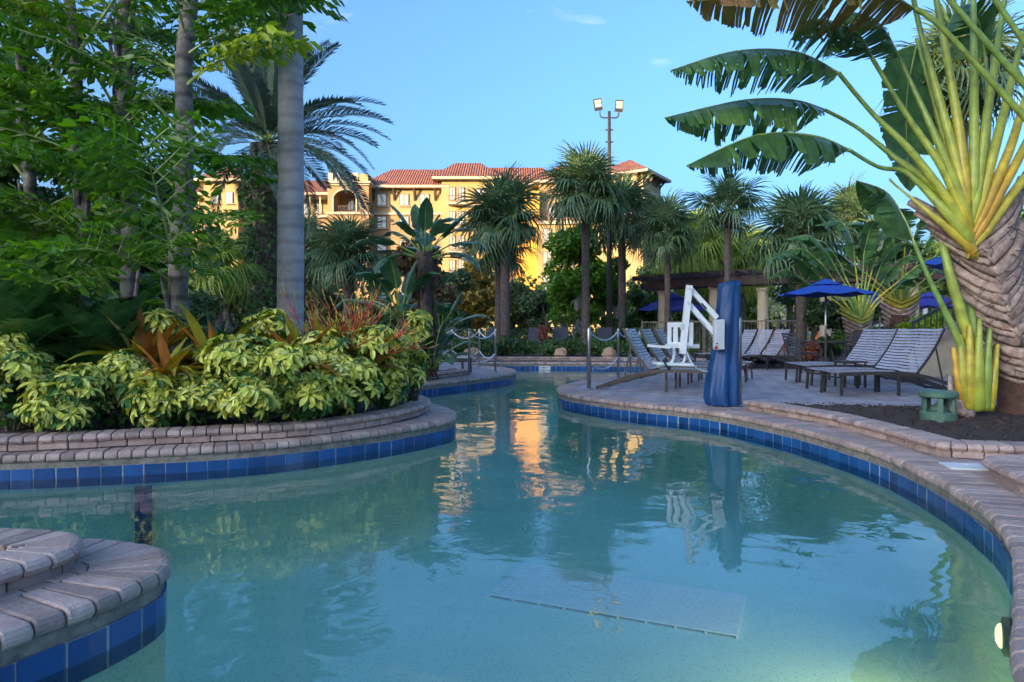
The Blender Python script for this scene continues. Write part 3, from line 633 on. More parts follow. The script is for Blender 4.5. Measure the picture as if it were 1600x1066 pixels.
# feather frond (date palm, cycad)
def pinnate(name, L, curve, nl, ll, lw, mats, seed, vee=0.5, sweep=0.55, start=0.12, droop=.15, thick=.014):
    rg = random.Random(seed); mb = MB(); rach = []
    def pos(u): return Vector((L * (u - curve * .28 * u ** 3), 0, L * (.18 * u - curve * u ** 2.3)))
    mb.tube([pos(i / 10) for i in range(11)], [thick * (1.1 - .95 * i / 10) for i in range(11)], 5, 1, rnd=.5)
    for i in range(nl):
        u = start + (1 - start) * i / nl; p = pos(u); t = (pos(min(1, u + .02)) - pos(u - .02)).normalized(); up = Vector((0, 1, 0)).cross(t) * -1
        if up.z < 0: up = -up
        e = ll * (math.sin(math.pi * (0.14 + .80 * (u - start) / (1 - start))) ** .6) * rg.uniform(.88, 1.08)
        for sd_ in (-1, 1):
            d = (Vector((0, sd_, 0)) * math.cos(sweep) + t * math.sin(sweep) + up * vee * rg.uniform(.5, 1.4)).normalized(); s = d.cross(up).normalized() * lw * .5
            q = p + d * e * .5; w = p + d * e + Vector((0, 0, -droop * e)); mb.add([p - s * .3, p + s * .3, q + s, q - s, w], [(0, 1, 2, 3), (3, 2, 4)], 0)
    return mb.mesh(name, [M[m] for m in mats])
DATE = [pinnate('frond', 3.6, c, 96, .48, .038, ('date', 'midrib'), i, vee=.35, sweep=.75) for i, c in enumerate((.20, .38, .56))]
ZAM = [pinnate('frond', 1.15, c, 24, .25, .062, ('zamia', 'zamia'), 20 + i, vee=.25, sweep=.45, droop=.05) for i, c in enumerate((.1, .3, .45))]

# fishtail palm frond: twice-divided, ragged wedge leaflets that hang
def fishtail(seed, L=2.0, m='fishtail', npin=10):
    rg = random.Random(seed); mb = MB()
    def pos(u): return Vector((L * (u - .12 * u ** 3), 0, L * (.10 * u - .36 * u ** 2.2)))
    mb.tube([pos(i / 10) for i in range(11)], [.020 * (1.05 - .9 * i / 10) for i in range(11)], 5, 1, rnd=.5)
    for i in range(npin):
        u = .26 + .74 * i / npin; p = pos(u)
        for sd_ in (-1, 1):
            if rg.random() < .06: continue
            pl_ = L * .36 * math.sin(math.pi * (.18 + .72 * (u - .26) / .74)) ** .7 * rg.uniform(.8, 1.15)
            d = Vector((math.sin(.65), sd_ * math.cos(.65), .15 + rg.uniform(-.15, .2))).normalized()
            def q(w): return p + d * pl_ * w + Vector((0, 0, -.30 * pl_ * w * w))
            mb.tube([p, q(.5), q(1)], [.007, .005, .002], 4, 1, False, .5)
            nl = max(3, int(pl_ / .092))
            for j in range(nl):
                w = .15 + .85 * j / (nl - 1); b = q(w); tip = j == nl - 1
                for s2 in ((-1, 1) if not tip else (0,)):
                    ax = (d * .55 + Vector((-d.y, d.x, 0)) * s2 * .7 + Vector((0, 0, -.55 + rg.uniform(-.4, .35)))).normalized()
                    sv = ax.cross(Vector((rg.uniform(-.4, .4), rg.uniform(-.4, .4), 1))).normalized(); nn = sv.cross(ax)
                    ln = rg.uniform(.11, .20) * (1.15 if tip else 1); wd = ln * rg.uniform(.28, .46); sg = rg.choice((-1, 1))
                    vs = [b, b + ax * ln * .55 + sv * wd * .62 * sg + nn * .012, b + ax * ln * 1.05 + sv * wd * .55 * sg, b + ax * ln * .78 + sv * wd * .12 * sg - nn * .01, b + ax * ln * .82 - sv * wd * .25 * sg, b + ax * ln * .48 - sv * wd * .5 * sg + nn * .012]
                    mb.add(vs, [(0, 1, 2, 3), (0, 3, 4, 5)], 0)
    return mb.mesh('frond', [M[m], M['midrib']])
FISH = [fishtail(i, L) for i, L in enumerate((1.9, 2.2, 1.6))]
FISHY = fishtail(9, 1.5, 'fishtaily')

# broad torn leaf on a curve: midrib runs along pts, both halves hang from it
def torn_leaf(pts, W, seed, tear=.45, hang=(25, 75), nseg=30, side=None, name='blade', m='banana', brown=0.0, tip=.06, gap=.10, bend=1.0, rib=.014):
    rg = random.Random(seed); mb = MB(); c = catmull([Vector(p) for p in pts], False, .04); n = len(c)
    cl = [0.0]
    for a, b in zip(c, c[1:]): cl.append(cl[-1] + (b - a).length)
    Lt = cl[-1]
    def at(u):
        s = u * Lt; i = min(n - 2, max(0, next((k for k in range(n - 1) if cl[k + 1] >= s), n - 2))); f = (s - cl[i]) / max(1e-6, cl[i + 1] - cl[i]); return c[i].lerp(c[i + 1], f)
    P_ = [at(i / nseg) for i in range(nseg + 1)]
    mb.tube(P_, [rib * (1.05 - .9 * i / nseg) for i in range(nseg + 1)], 5, 1, rnd=.5)
    def prof(u): return W * min(1, (u / .13) ** .6) * max(0, (1 - max(0, u - .42) ** 2 / .3364)) ** .85
    for sd_ in (-1, 1):
        ph = R(rg.uniform(*hang)); strip = []
        cuts = [rg.random() < tear for _ in range(nseg)]; hgt = 0.0; yaw = 0.0; lr = rg.random(); ln = 1.0
        for i in range(nseg):
            if cuts[i] or i == 0: hgt = R(rg.uniform(-14, 16)) * bend; yaw = rg.uniform(-.10, .12); lr = rg.random(); ln = rg.uniform(.86, 1.05)
            rows = []; jl, jl2 = rg.uniform(.9, 1.04), rg.uniform(.9, 1.04)
            nxt_cut = i + 1 < nseg and cuts[i + 1]
            for e in (0, 1):
                u = (i + e) / nseg; p = P_[i + e]; t = (P_[min(nseg, i + e + 1)] - P_[max(0, i + e - 1)]).normalized()
                sv = t.cross(Vector((0, 0, 1))) if side is None else Vector(side) - t * t.dot(Vector(side))
                if sv.length < .2: sv = t.cross(Vector((1, 0, 0)))
                sv = sv.normalized(); dn = t.cross(sv).normalized(); sv = sv * sd_
                if side is None and dn.z > 0: dn = -dn
                w = prof(u) * ln * (jl if e == 0 else jl2); row = [p]; q = p.copy(); a0 = ph * .35 + hgt * .3
                for j in range(1, 4):
                    a = a0 + (ph + hgt - a0) * (j / 3) ** .8; dirv = sv * math.cos(a) + dn * math.sin(a) + t * (.18 + yaw * j * .5)
                    sq = 0.0
                    if j > 1 and ((e == 0 and cuts[i]) or (e == 1 and nxt_cut)): sq = gap * Lt / nseg * (j - 1) * (1 if e == 0 else -1)
                    q = q + dirv.normalized() * w / 3; row.append(q + t * sq)
                rows.append(row)
            vs = rows[0] + rows[1]; fs = [(j, j + 1, j + 5, j + 4) for j in range(3)]
            r = lr if rg.random() > brown else .99
            mb.add(vs, fs, 0, min(1, max(0, r + rg.uniform(-.2, .2))))
    return mb.mesh(name, [M[m], M['midrib']])
# generic upright broad leaves for the bird of paradise: stalk then blade
def bop_leaf(seed, pet=.6, L=.8, W=.20, arch=.35, tear=.08, hang=(-25, 5), m='bop'):
    rg = random.Random(seed)
    pts = [(pet * .02, 0, pet), (arch * .22 * L, 0, pet + L * .35), (arch * .62 * L, 0, pet + L * .68), (arch * 1.25 * L, 0, pet + L * (.98 - arch * .35))]
    me = torn_leaf(pts, W, seed, tear, hang, 20, side=(0, 1, 0), name='leaf', m=m)
    mb = MB(); mb.tube([(0, 0, 0), (0, 0, pet * .5), (pet * .02, 0, pet * 1.02)], [.026, .018, .012], 6, 0)
    return me, mb.mesh('stalk', M['petiole'], True)
BOP = [bop_leaf(31, arch=.2), bop_leaf(32, arch=.55, tear=.15), bop_leaf(33, arch=.62, tear=.2), bop_leaf(34, arch=.35, tear=.12, pet=.5), bop_leaf(35, L=.9, W=.23, arch=.5, pet=.6, tear=.25)]
def bop_crown(t, o, n, s, spread, seed, lo=0):
    rg = random.Random(seed)
    for i in range(n):
        u = (i + .5) / n; me, st = BOP[rg.randrange(5)] if u > .25 else BOP[0]
        A = (Matrix.Rotation(i * 2.4 + rg.uniform(-.4, .4), 3, 'Z') @ Matrix.Rotation(R(spread * u ** .8 + lo) + rg.uniform(-.12, .12), 3, 'Y')).to_quaternion()
        sc = s * rg.uniform(.75, 1.1); Mx = Matrix.LocRotScale(Vector(o), A, Vector((sc, sc, sc)))
        lf = inst('leaf', me, t, Mx); inst('stalk', st, lf)

# strap-leaved rosettes
def strap_leaf(L, W, arch, seed, mats, up=.9, n=7):
    mb = MB(); vs = []; fs = []
    for i in range(n):
        u = i / (n - 1); a = 1.25 * up - arch * u * 1.6
        p = Vector((0, 0, 0)) if i == 0 else p + Vector((math.cos(a), 0, math.sin(a))) * L / (n - 1)
        w = W * (.55 + .45 * math.sin(math.pi * min(1, u * 1.1 + .1))) * (1 if u < .7 else max(.05, (1 - u) / .3) ** .7)
        vs += [p + Vector((0, -w, w * .5)), p, p + Vector((0, w, w * .5))]
        if i: b = 3 * (i - 1); fs += [(b, b + 1, b + 4, b + 3), (b + 1, b + 2, b + 5, b + 4)]
    mb.add(vs, fs, 0); return mb.mesh('leaf', M[mats], True)
BROM = [strap_leaf(.52, .042, a, i, 'brom', up=u) for i, (a, u) in enumerate(((.35, 1.0), (.6, .85), (.85, .7)))] + [strap_leaf(.46, .042, a, i, 'bromred', up=u) for i, (a, u) in enumerate(((.3, 1.0), (.75, .75)))]
CRIN = [strap_leaf(1.05, .055, a, i, 'strapleaf', up=u) for i, (a, u) in enumerate(((.12, 1.1), (.35, .95), (.65, .85)))]
def rosette(name, label, cat, loc, meshes, n, s, group=None, seed=0, tilt=.25):
    rg = random.Random(seed); t = thing(name, label, cat, loc, group)
    for i in range(n):
        sc = s * rg.uniform(.75, 1.15); me = meshes[rg.randrange(len(meshes))]
        o = Vector((rg.uniform(-.04, .04), rg.uniform(-.04, .04), 0)) * s
        inst('leaf', me, t, Matrix.LocRotScale(o, (Matrix.Rotation(i * 2.4 + rg.uniform(-.3, .3), 3, 'Z') @ Matrix.Rotation(rg.uniform(-tilt, tilt), 3, 'Y')).to_quaternion(), Vector((sc, sc, sc))))
    return t

# variegated schefflera: each leaf is a hand of eight leaflets, yellow with green along the rib and edge
def hand(seed, L=.095, green=.3):
    rg = random.Random(seed); mb = MB(); n = rg.choice((7, 8, 9))
    for i in range(n):
        a = 2 * math.pi * i / n + rg.uniform(-.15, .15); d = Vector((math.cos(a), math.sin(a), 0)); s = Vector((-d.y, d.x, 0)); ln = L * rg.uniform(.8, 1.12); w = ln * .20; dr = rg.uniform(.25, .6)
        def p(u, k): return d * (ln * (.12 + .88 * u)) + s * w * k + Vector((0, 0, .02 * u - dr * ln * u * u - abs(k) * -.006))
        yel = rg.random() > green; r = rg.random()
        c0 = 0 if yel else 1
        mb.tube([(0, 0, 0), p(.0, 0)], [.0018, .0014], 3, 1, False)
        prof = ((.0, .1), (.28, .75), (.58, 1.0), (.82, .72), (1.0, .03)); lft = [p(u, -k) for u, k in prof]; mid = [p(u, 0) - Vector((0, 0, .006)) for u, k in prof]; rgt = [p(u, k) for u, k in prof]
        il = [m_.lerp(q, .62) for m_, q in zip(mid, lft)]; ir = [m_.lerp(q, .62) for m_, q in zip(mid, rgt)]
        k = 5; v = lft + il + mid + ir + rgt; 
        for j in range(4):
            edge = 1 if (not yel or rg.random() < .32) else 0
            for cidx, mi in ((0, edge), (1, c0), (2, c0), (3, edge)):
                b = cidx * k + j; mb.add([v[b], v[b + k], v[b + k + 1], v[b + 1]], [(0, 1, 2, 3)], mi, r)
    return mb.mesh('leaf_hand', [M['schy'], M['schg']])
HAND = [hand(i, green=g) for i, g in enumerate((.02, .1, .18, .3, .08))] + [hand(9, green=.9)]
def shrub(label, loc, rx, ry, h, n, seed, s=1.0, zlow=.05):
    rg = random.Random(seed); t = thing('variegated_shrub', label, 'shrub', loc); stems = MB()
    lobes = [(rg.uniform(-.55, .55) * rx, rg.uniform(-.5, .5) * ry, h * rg.uniform(.35, .8)) for _ in range(6)]
    for l in lobes: stems.tube([(l[0] * .25, l[1] * .25, 0), (l[0] * .7, l[1] * .7, l[2] * .55), l], [.012, .009, .006], 5)
    lob = [(rg.uniform(-.62, .62) * rx, rg.uniform(-.62, .5) * ry, zlow + (h - zlow) * rg.uniform(.22, .80), rg.uniform(.30, .52)) for _ in range(9)] + [(0, 0, h * .72, .45)]
    for i in range(n):
        l = lob[i % len(lob)]; d_ = Vector((rg.gauss(0, 1), rg.gauss(-.25, 1), rg.gauss(.25, .8))).normalized(); k_ = l[3] * rg.uniform(.75, 1.12)
        x, y, z = l[0] + d_.x * rx * k_, l[1] + d_.y * ry * k_, max(zlow, l[2] + d_.z * min(rx, h * .5) * k_); u = min(1, z / h)
        nn = (Vector((d_.x, d_.y, d_.z * .6 + .75)) + Vector((rg.uniform(-.35, .35), rg.uniform(-.35, .35), rg.uniform(-.2, .2)))).normalized()
        A = nn.to_track_quat('Z', 'Y') @ Euler((0, 0, rg.uniform(0, 6.28))).to_quaternion(); sc = s * rg.uniform(.7, 1.35)
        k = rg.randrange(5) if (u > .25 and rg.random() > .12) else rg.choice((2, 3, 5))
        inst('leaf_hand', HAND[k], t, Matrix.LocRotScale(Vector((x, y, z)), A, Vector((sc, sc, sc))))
        if i % 6 == 0: stems.tube([(x * .3, y * .3, z * .5), (x * .75, y * .75, z * .85), (x, y, z)], [.007, .005, .0025], 4)
    tag(stems.build('stems', M['wood'], t), kind='stuff')
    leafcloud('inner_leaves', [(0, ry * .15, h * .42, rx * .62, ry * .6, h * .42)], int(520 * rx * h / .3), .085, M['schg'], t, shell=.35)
    return t

# traveller's palm: flat fan of long stalks rising from overlapping sheaths
def travellers(label, loc, trunk_h, trunk_r, fan_n, fan_ang, stalk, blade, tilt=0.0, s=1.0, seed=0, twist=0.0, group=None, lean=0.0, sheaths=9, wid=.5):
    rg = random.Random(seed); t = thing('travellers_palm', label, 'palm tree', loc, group, twist)
    ax = Vector((math.sin(lean), 0, math.cos(lean))); sx = Vector((math.cos(lean), 0, -math.sin(lean)))
    mb = MB(); pts = [ax * trunk_h * u for u in (0, .2, .5, .8, 1.0)]; mb.tube(pts, [trunk_r * k for k in (1.25, 1.05, .95, .95, .9)], 12); mb.build('trunk', M['trunkrust'], t, smooth=True)
    apex = ax * (trunk_h + wid * 1.0)
    for k in range(sheaths):
        u = k / (sheaths - 1); z0 = trunk_h * .55 + (trunk_h * .45 + wid * .75) * u
        for sd_ in (-1, 1):
            c0 = ax * z0 + Vector((0, -.09 * s - .004 * k, 0)); e = ax * (z0 + wid * (.35 + .5 * u)) + sx * sd_ * (trunk_r * .8 + wid * (.18 + .62 * u))
            mid = (c0 + e) / 2 - ax * wid * .10 + Vector((0, -.03, 0))
            b = MB(); b.tube(catmull([c0, mid, e], False, .06), .001, 3); w = wid * .17
            p = catmull([c0 + Vector((0, 0, 0)), mid, e + Vector((0, .05, 0))], False, .07); vs = []; fs = []
            for i, q in enumerate(p):
                tt = (p[min(i + 1, len(p) - 1)] - p[max(i - 1, 0)]).normalized(); nrm = Vector((0, -1, 0)); sv = tt.cross(nrm).normalized()
                f_ = 1 - .35 * i / len(p)
                vs += [q - sv * w * f_, q + Vector((0, -.035 * f_, 0)), q + sv * w * f_, q + Vector((0, .05, 0))]
                if i:
                    o_ = 4 * (i - 1); fs += [(o_ + j, o_ + (j + 1) % 4, o_ + 4 + (j + 1) % 4, o_ + 4 + j) for j in range(4)]
            b = MB(); b.add(vs, fs); b.build('leaf_sheath', M['sheath'] if u < .8 else M['yellowsheath'], t, smooth=True)
    for i in range(fan_n):
        u = i / (fan_n - 1) * 2 - 1; a = R(fan_ang) * u + rg.uniform(-.03, .03) + lean * .5
        d = Vector((math.sin(a), 0, math.cos(a))); yo = -.10 * s * (1 - abs(u)) * (1 if i % 2 else .6)
        c0 = ax * (trunk_h + wid * (.2 + .75 * (1 - abs(u)))) + Vector((0, yo, 0)); L = stalk * rg.uniform(.85, 1.1); bend = Vector((math.copysign(.10, u) * L * abs(u), rg.uniform(-.1, .1) * L, 0))
        e = c0 + d * L + bend - Vector((0, 0, .10 * L * abs(u))); mid = c0 + d * L * .5 + Vector((0, -.02, 0))
        pth = catmull([c0, mid, e], False, .1); rr = [(.055 - .037 * min(1, 1.4 * j / (len(pth) - 1))) * s for j in range(len(pth))]
        b = MB(); b.tube(pth, rr, 8, 0, rnd=rg.random()); st = b.build('leaf_stalk', M['petiole'] if abs(u) < .8 else M['yellowsheath'], t, smooth=True)
        # blade
        t0 = (e - mid).normalized(); BL = blade * rg.uniform(.85, 1.1); az = Vector((t0.x, rg.uniform(-.55, .25), 0))
        if az.length < .1: az = Vector((rg.choice((-1, 1)) * .3, -.3, 0))
        out = az.normalized()
        p1 = e + t0 * BL * .3; p2 = p1 + (t0 * .75 + out * .35).normalized() * BL * .35; p3 = p2 + (t0 * .35 + out * .8 - Vector((0, 0, .35 + .25 * abs(u)))).normalized() * BL * .38
        me = torn_leaf([e, p1, p2, p3], .24 * s * blade / 1.4, seed * 50 + i, .5, (10, 55), 26, name='leaf_blade')
        inst('leaf_blade', me, st)
    return t
# ---------------------------------------------------------------- planting: the right-hand fan palm
D0 = 7.4
tp = thing('travellers_palm', 'huge fan shaped palm with yellow green stalks leaning from the mulch bed', 'palm tree', G(1592, 648))
def W2(pts): return [P(p[0], p[1], p[2] if len(p) > 2 else D0) for p in pts]
mb = MB(); tpts = W2([(1600, 655, 7.4), (1598, 600, 7.4), (1590, 540, 7.42), (1572, 470, 7.45), (1555, 420, 7.5), (1540, 370, 7.5)])
mb.tube(catmull(tpts, False, .1), list(np.interp(np.linspace(0, 1, len(catmull(tpts, False, .1))), [0, .3, .6, 1], [.25, .215, .2, .16])), 14); mb.build('trunk', M['trunkrust'], tp, smooth=True, world=True)
cen = W2([(1590, 590), (1574, 545), (1556, 500), (1540, 455), (1526, 420), (1514, 390), (1510, 352)]); cenc = catmull(cen, False, .03)
lfe = catmull(W2([(1560, 575), (1546, 540), (1528, 495), (1508, 450), (1480, 395), (1452, 350), (1428, 318)]), False, .03)
rge = catmull(W2([(1622, 545), (1618, 505), (1612, 460), (1606, 410), (1602, 360), (1600, 320), (1597, 278)]), False, .03)
def along(c, u): f = u * (len(c) - 1); i = min(len(c) - 2, int(f)); return c[i].lerp(c[i + 1], f - i)
def flat_strip(a, m_, e, w, bulge, seed, back=.05, taper=.25):
    p = catmull([a, m_, e], False, .06); vs = []; fs = []; k = len(p)
    for i, q in enumerate(p):
        tt = (p[min(i + 1, k - 1)] - p[max(i - 1, 0)]).normalized(); sv = tt.cross(Vector((0, -1, 0))).normalized(); f_ = 1 - taper * (i / k) ** 1.4
        vs += [q - sv * w * f_, q - sv * w * .5 * f_ + Vector((0, -bulge, 0)), q + sv * w * .5 * f_ + Vector((0, -bulge, 0)), q + sv * w * f_, q + Vector((0, back, 0))]
        if i: o_ = 5 * (i - 1); fs += [(o_ + j, o_ + (j + 1) % 5, o_ + 5 + (j + 1) % 5, o_ + 5 + j) for j in range(5)]
    fs += [(4, 3, 2, 1, 0), tuple(5 * (k - 1) + j for j in range(5))]
    b = MB(); b.add(vs, fs, 0); return b
NS = 17
for k in range(NS):
    u = k / (NS - 1)
    for sd_, ed in ((-1, lfe), (1, rge)):
        a = along(cenc, min(1, max(0, u * .93 + random.uniform(-.012, .012)))) + Vector((sd_ * -.02 + random.uniform(-.02, .02), -.20 - .004 * k, 0)); e = along(ed, min(1, u * .97 + .03)) + Vector((random.uniform(-.05, .03), .03, random.uniform(-.05, .06)))
        m_ = a.lerp(e, .5) + Vector((0, -.07, -.055 - .02 * u))
        flat_strip(a, m_, e, random.uniform(.055, .086), random.uniform(.012, .03), k).build('leaf_sheath', M['sheath'], tp, smooth=True, world=True)
        for _ in range(2):
            f_ = MB(); q0 = a.lerp(e, random.uniform(.1, .8)) + Vector((0, -.05, random.uniform(-.04, .04))); f_.tube([q0, q0 + Vector((sd_ * random.uniform(.03, .1), -.03, random.uniform(-.02, .06))), q0 + Vector((sd_ * random.uniform(.08, .22), -.035, random.uniform(-.1, .05)))], [.006, .005, .002], 4); f_.build('dry_fibre', M['boot'], tp, world=True)
def stalk(t, pts, r0, r1, m='petiole', base=None):
    if base is not None: q_ = pts[0]; pts = [(q_[0] + base * 9, q_[1] + 20, q_[2] + .05)] + list(pts)
    p = catmull(W2(pts), False, .05); b = MB(); n = len(p); j_ = random.uniform(-.15, .15); b.tube(p, [(r0 + (r1 - r0) * min(1, 1.25 * i / (n - 1))) * (1 if base is None else min(1, .12 + 7.5 * i / n)) for i in range(n)], 10, rnd=[max(0, min(1, 1.15 - 1.5 * (i // 10) / n + j_)) for i in range(10 * n)])
    return b.build('leaf_stalk', M[m], t, smooth=True, world=True)
def blade(t, st, pts, W, seed, **kw):
    me = torn_leaf(W2(pts), W, seed, name='leaf_blade', **kw)
    o = inst('leaf_blade', me, st); o.location = -Vector(t.location); return o
D1 = D0 - .26
st = stalk(tp, [(1516, 388, D1), (1455, 335, D1 + .03), (1400, 290, D0), (1390, 280, D0)], .065, .012, 'yellowsheath', 1)
st = stalk(tp, [(1514, 376, D1 - .02), (1468, 320, D1), (1417, 270, D0), (1373, 261, D0), (1326, 234, 7.3)], .065, .020, base=1)
blade(tp, st, [(1326, 234, 7.3), (1270, 212, 7.2), (1180, 212, 7.1), (1072, 259, 7.0)], .50, 3, tear=.42, hang=(55, 72), nseg=58)
st = stalk(tp, [(1514, 366, D1 - .03), (1470, 300, D1), (1398, 246, 7.5), (1340, 200, 7.6), (1289, 172, 7.6)], .06, .020, base=1)
blade(tp, st, [(1289, 172, 7.6), (1240, 157, 7.5), (1160, 157, 7.35), (1038, 184, 7.2)], .54, 4, tear=.38, hang=(55, 70), nseg=58)
st = stalk(tp, [(1512, 356, D1 - .04), (1428, 242, D1), (1364, 178, 7.2), (1310, 114, 7.1)], .06, .022, base=1)
blade(tp, st, [(1310, 114, 7.1), (1245, 82, 7.0), (1150, 80, 6.9), (1047, 110, 6.8)], .50, 5, tear=.55, hang=(55, 74), nseg=56)
st = stalk(tp, [(1511, 346, D1 - .05), (1473, 263, D1 - .02), (1420, 185, 7.2), (1362, 90, 7.2)], .06, .022, base=1)
blade(tp, st, [(1362, 90, 7.2), (1335, 48, 7.15), (1270, 30, 7.0), (1235, 62, 6.8)], .42, 6, tear=.6, hang=(45, 78), nseg=42)
st = stalk(tp, [(1512, 338, D1 - .06), (1461, 212, D1 - .02), (1405, 90, 7.3)], .06, .024, base=1)
blade(tp, st, [(1405, 90, 7.3), (1375, 40, 7.3), (1320, 22, 7.2), (1285, 90, 6.9)], .42, 7, tear=.55, hang=(40, 80), nseg=42)
for i, pts in enumerate([[(1512, 328, D1 - .06), (1483, 210, D1), (1440, 56, 7.3), (1420, -40, 7.3)], [(1511, 315, D1 - .06), (1496, 188, D1), (1463, 0, 7.3), (1440, -120, 7.3)],
        [(1520, 318, D1 - .06), (1522, 190, D1), (1521, 0, 7.35), (1520, -130, 7.35)], [(1519, 345, D1 - .05), (1541, 188, D1), (1568, 10, 7.35), (1590, -110, 7.4)],
        [(1520, 355, D1 - .04), (1560, 210, D1), (1595, 70, 7.4), (1640, -60, 7.4)], [(1520, 366, D1 - .03), (1575, 240, D1), (1612, 130, 7.4), (1680, -10, 7.4)],
        [(1521, 376, D1 - .02), (1584, 262, D1), (1640, 160, 7.4), (1730, 50, 7.4)], [(1521, 386, D1), (1592, 290, D1 + .05), (1655, 205, 7.4), (1760, 120, 7.4)]]):
    st = stalk(tp, pts, .062, .026, 'petiole' if i < 5 else 'yellowsheath', base=(1 if i < 2 else 0 if i == 2 else -1)); e = pts[-1]; sx_ = (-70, -40, 30, 70, 110, 130, 150, 150)[i]
    blade(tp, st, [e, (e[0] + sx_ * .5, e[1] - 90, 7.3), (e[0] + sx_ * 1.3, e[1] - 170, 7.1), (e[0] + sx_ * 2.2, e[1] - 130, 6.8)], .36, 60 + i, tear=.4, hang=(20, 60), nseg=22)
# the leaf seen flat, and two old ones, behind the fan
st = stalk(tp, [(1512, 330, 7.55), (1470, 200, 7.7), (1432, 60, 7.85)], .045, .02)
o = inst('leaf_blade', torn_leaf(W2([(1432, 70, 7.85), (1418, 140, 7.9), (1416, 210, 7.95), (1422, 300, 8.0)]), .42, 81, .3, (-6, 10), 30, side=(1, .25, 0), name='leaf_blade', gap=.05), st); o.location = -Vector(tp.location)
st = stalk(tp, [(1530, 330, 7.7), (1545, 200, 7.9), (1540, 90, 8.0)], .04, .02)
o = inst('leaf_blade', torn_leaf(W2([(1540, 90, 8.0), (1528, 30, 8.0), (1500, 10, 8.0), (1470, 60, 8.0)]), .5, 82, .35, (20, 60), 26, name='leaf_blade'), st); o.location = -Vector(tp.location)
# a neighbour standing right of the frame, its stalks and browned leaf reach in
tp2 = thing('travellers_palm', 'second fan palm beside the huge one, its long browned leaf reaching over the pool', 'palm tree', Vector((6.9, 6.7, 0.03)))
mb = MB(); mb.tube([(0, 0, 0), (-.02, 0, .6), (-.05, 0, 1.2)], [.24, .2, .2], 12); mb.build('trunk', M['trunkrust'], tp2, smooth=True)
for i, pts in enumerate([[(1830, 430, 6.75), (1730, 315, 6.7), (1600, 182, 6.7), (1473, 45, 6.7), (1430, 14, 6.7)], [(1835, 420, 6.72), (1740, 280, 6.65), (1600, 131, 6.6), (1484, 0, 6.6), (1440, -60, 6.6)], [(1840, 410, 6.7), (1720, 230, 6.6), (1600, 66, 6.55), (1530, -40, 6.5)], [(1850, 405, 6.8), (1800, 200, 6.8), (1740, 0, 6.8)], [(1860, 410, 6.8), (1900, 220, 6.8), (1930, 40, 6.8)]]):
    st = stalk(tp2, pts, .055, .026)
    if i == 0: blade(tp2, st, [(1430, 14, 6.7), (1360, -18, 6.65), (1250, -30, 6.5), (1072, 2, 6.4)], .54, 91, tear=.55, hang=(52, 74), nseg=60, m='bananabrown')
    else:
        e = pts[-1]; blade(tp2, st, [e, (e[0] - 60, e[1] - 60, 6.5), (e[0] - 140, e[1] - 90, 6.4), (e[0] - 220, e[1] - 60, 6.2)], .4, 92 + i, tear=.4, hang=(30, 60), nseg=24)
# the young plant at its foot
pup = thing('young_travellers_palm', 'young plant of yellow green fanned stalks growing at the foot of the huge palm', 'plant', G(1523, 646))
dp_ = 7.2
for i, (x, y, xe, ye, r_) in enumerate([(1512, 640, 1489, 565, .075), (1516, 640, 1500, 545, .075), (1522, 640, 1514, 530, .08), (1530, 642, 1530, 520, .08), (1538, 642, 1546, 535, .075), (1545, 643, 1558, 560, .06)]):
    dd = dp_ - .02 * (3 - abs(i - 3))
    flat_strip(P(x, y, dd), P((x * .45 + xe * .55), (y + ye) / 2 + 2, dd - .05), P(xe, ye - 22, dd), r_, .03, i, taper=.9).build('leaf_sheath', M['yellowsheath'] if i < 3 else M['petiole'], pup, smooth=True, world=True)
for i, (x, y, xe, ye) in enumerate([(1505, 648, 1484, 585), (1512, 650, 1490, 612), (1522, 650, 1500, 625), (1500, 648, 1480, 612)]):
    flat_strip(P(x, y, dp_ - .1), P((x + xe) / 2 - 6, (y + ye) / 2 + 6, dp_ - .14), P(xe, ye, dp_ - .08), .055, .012, i, taper=.9).build('dry_sheath', M['sheath'], pup, smooth=True, world=True)
st = stalk(pup, [(1527, 600, dp_ - .05), (1492, 519, dp_ - .02), (1452, 436, dp_), (1428, 378, dp_ + .05)], .05, .022)
me = torn_leaf(W2([(1428, 378, dp_ + .05), (1412, 340, dp_ + .1), (1385, 300, dp_ + .15), (1338, 282, dp_ + .1)]), .34, 71, .15, (40, 60), 26, name='leaf_blade'); o = inst('leaf_blade', me, st); o.location = -Vector(pup.location)
st = stalk(pup, [(1530, 585, dp_), (1506, 505, dp_ + .05), (1480, 412, dp_ + .1), (1465, 340, dp_ + .3)], .07, .04)
st = stalk(pup, [(1538, 600, dp_ + .02), (1522, 520, dp_ + .1), (1512, 440, dp_ + .3)], .06, .04)
me = torn_leaf(W2([(1512, 440, dp_ + .3), (1508, 380, dp_ + .5), (1490, 330, dp_ + .6), (1450, 330, dp_ + .6)]), .26, 72, .2, (20, 50), 20, name='leaf_blade'); o = inst('leaf_blade', me, st); o.location = -Vector(pup.location)

# two smaller fan palms by the umbrella
travellers('fan palm with a fresh green fan rising just behind the blue umbrella table', (8.58, 16.9, 0), .95, .24, 13, 40, 1.35, 1.7, s=1.0, seed=3, twist=.1, wid=.33)
travellers('fan palm with orange based stalks standing behind the row of strap loungers', (10.35, 18.4, 0), 1.35, .27, 11, 40, 1.3, 1.6, s=1.05, seed=5, twist=-.2, wid=.42, lean=.05)

# ---------------------------------------------------------------- planting: left bed
def place(px, py, d, z=0.08): p = P(px, py, d); return Vector((p.x, p.y, z))
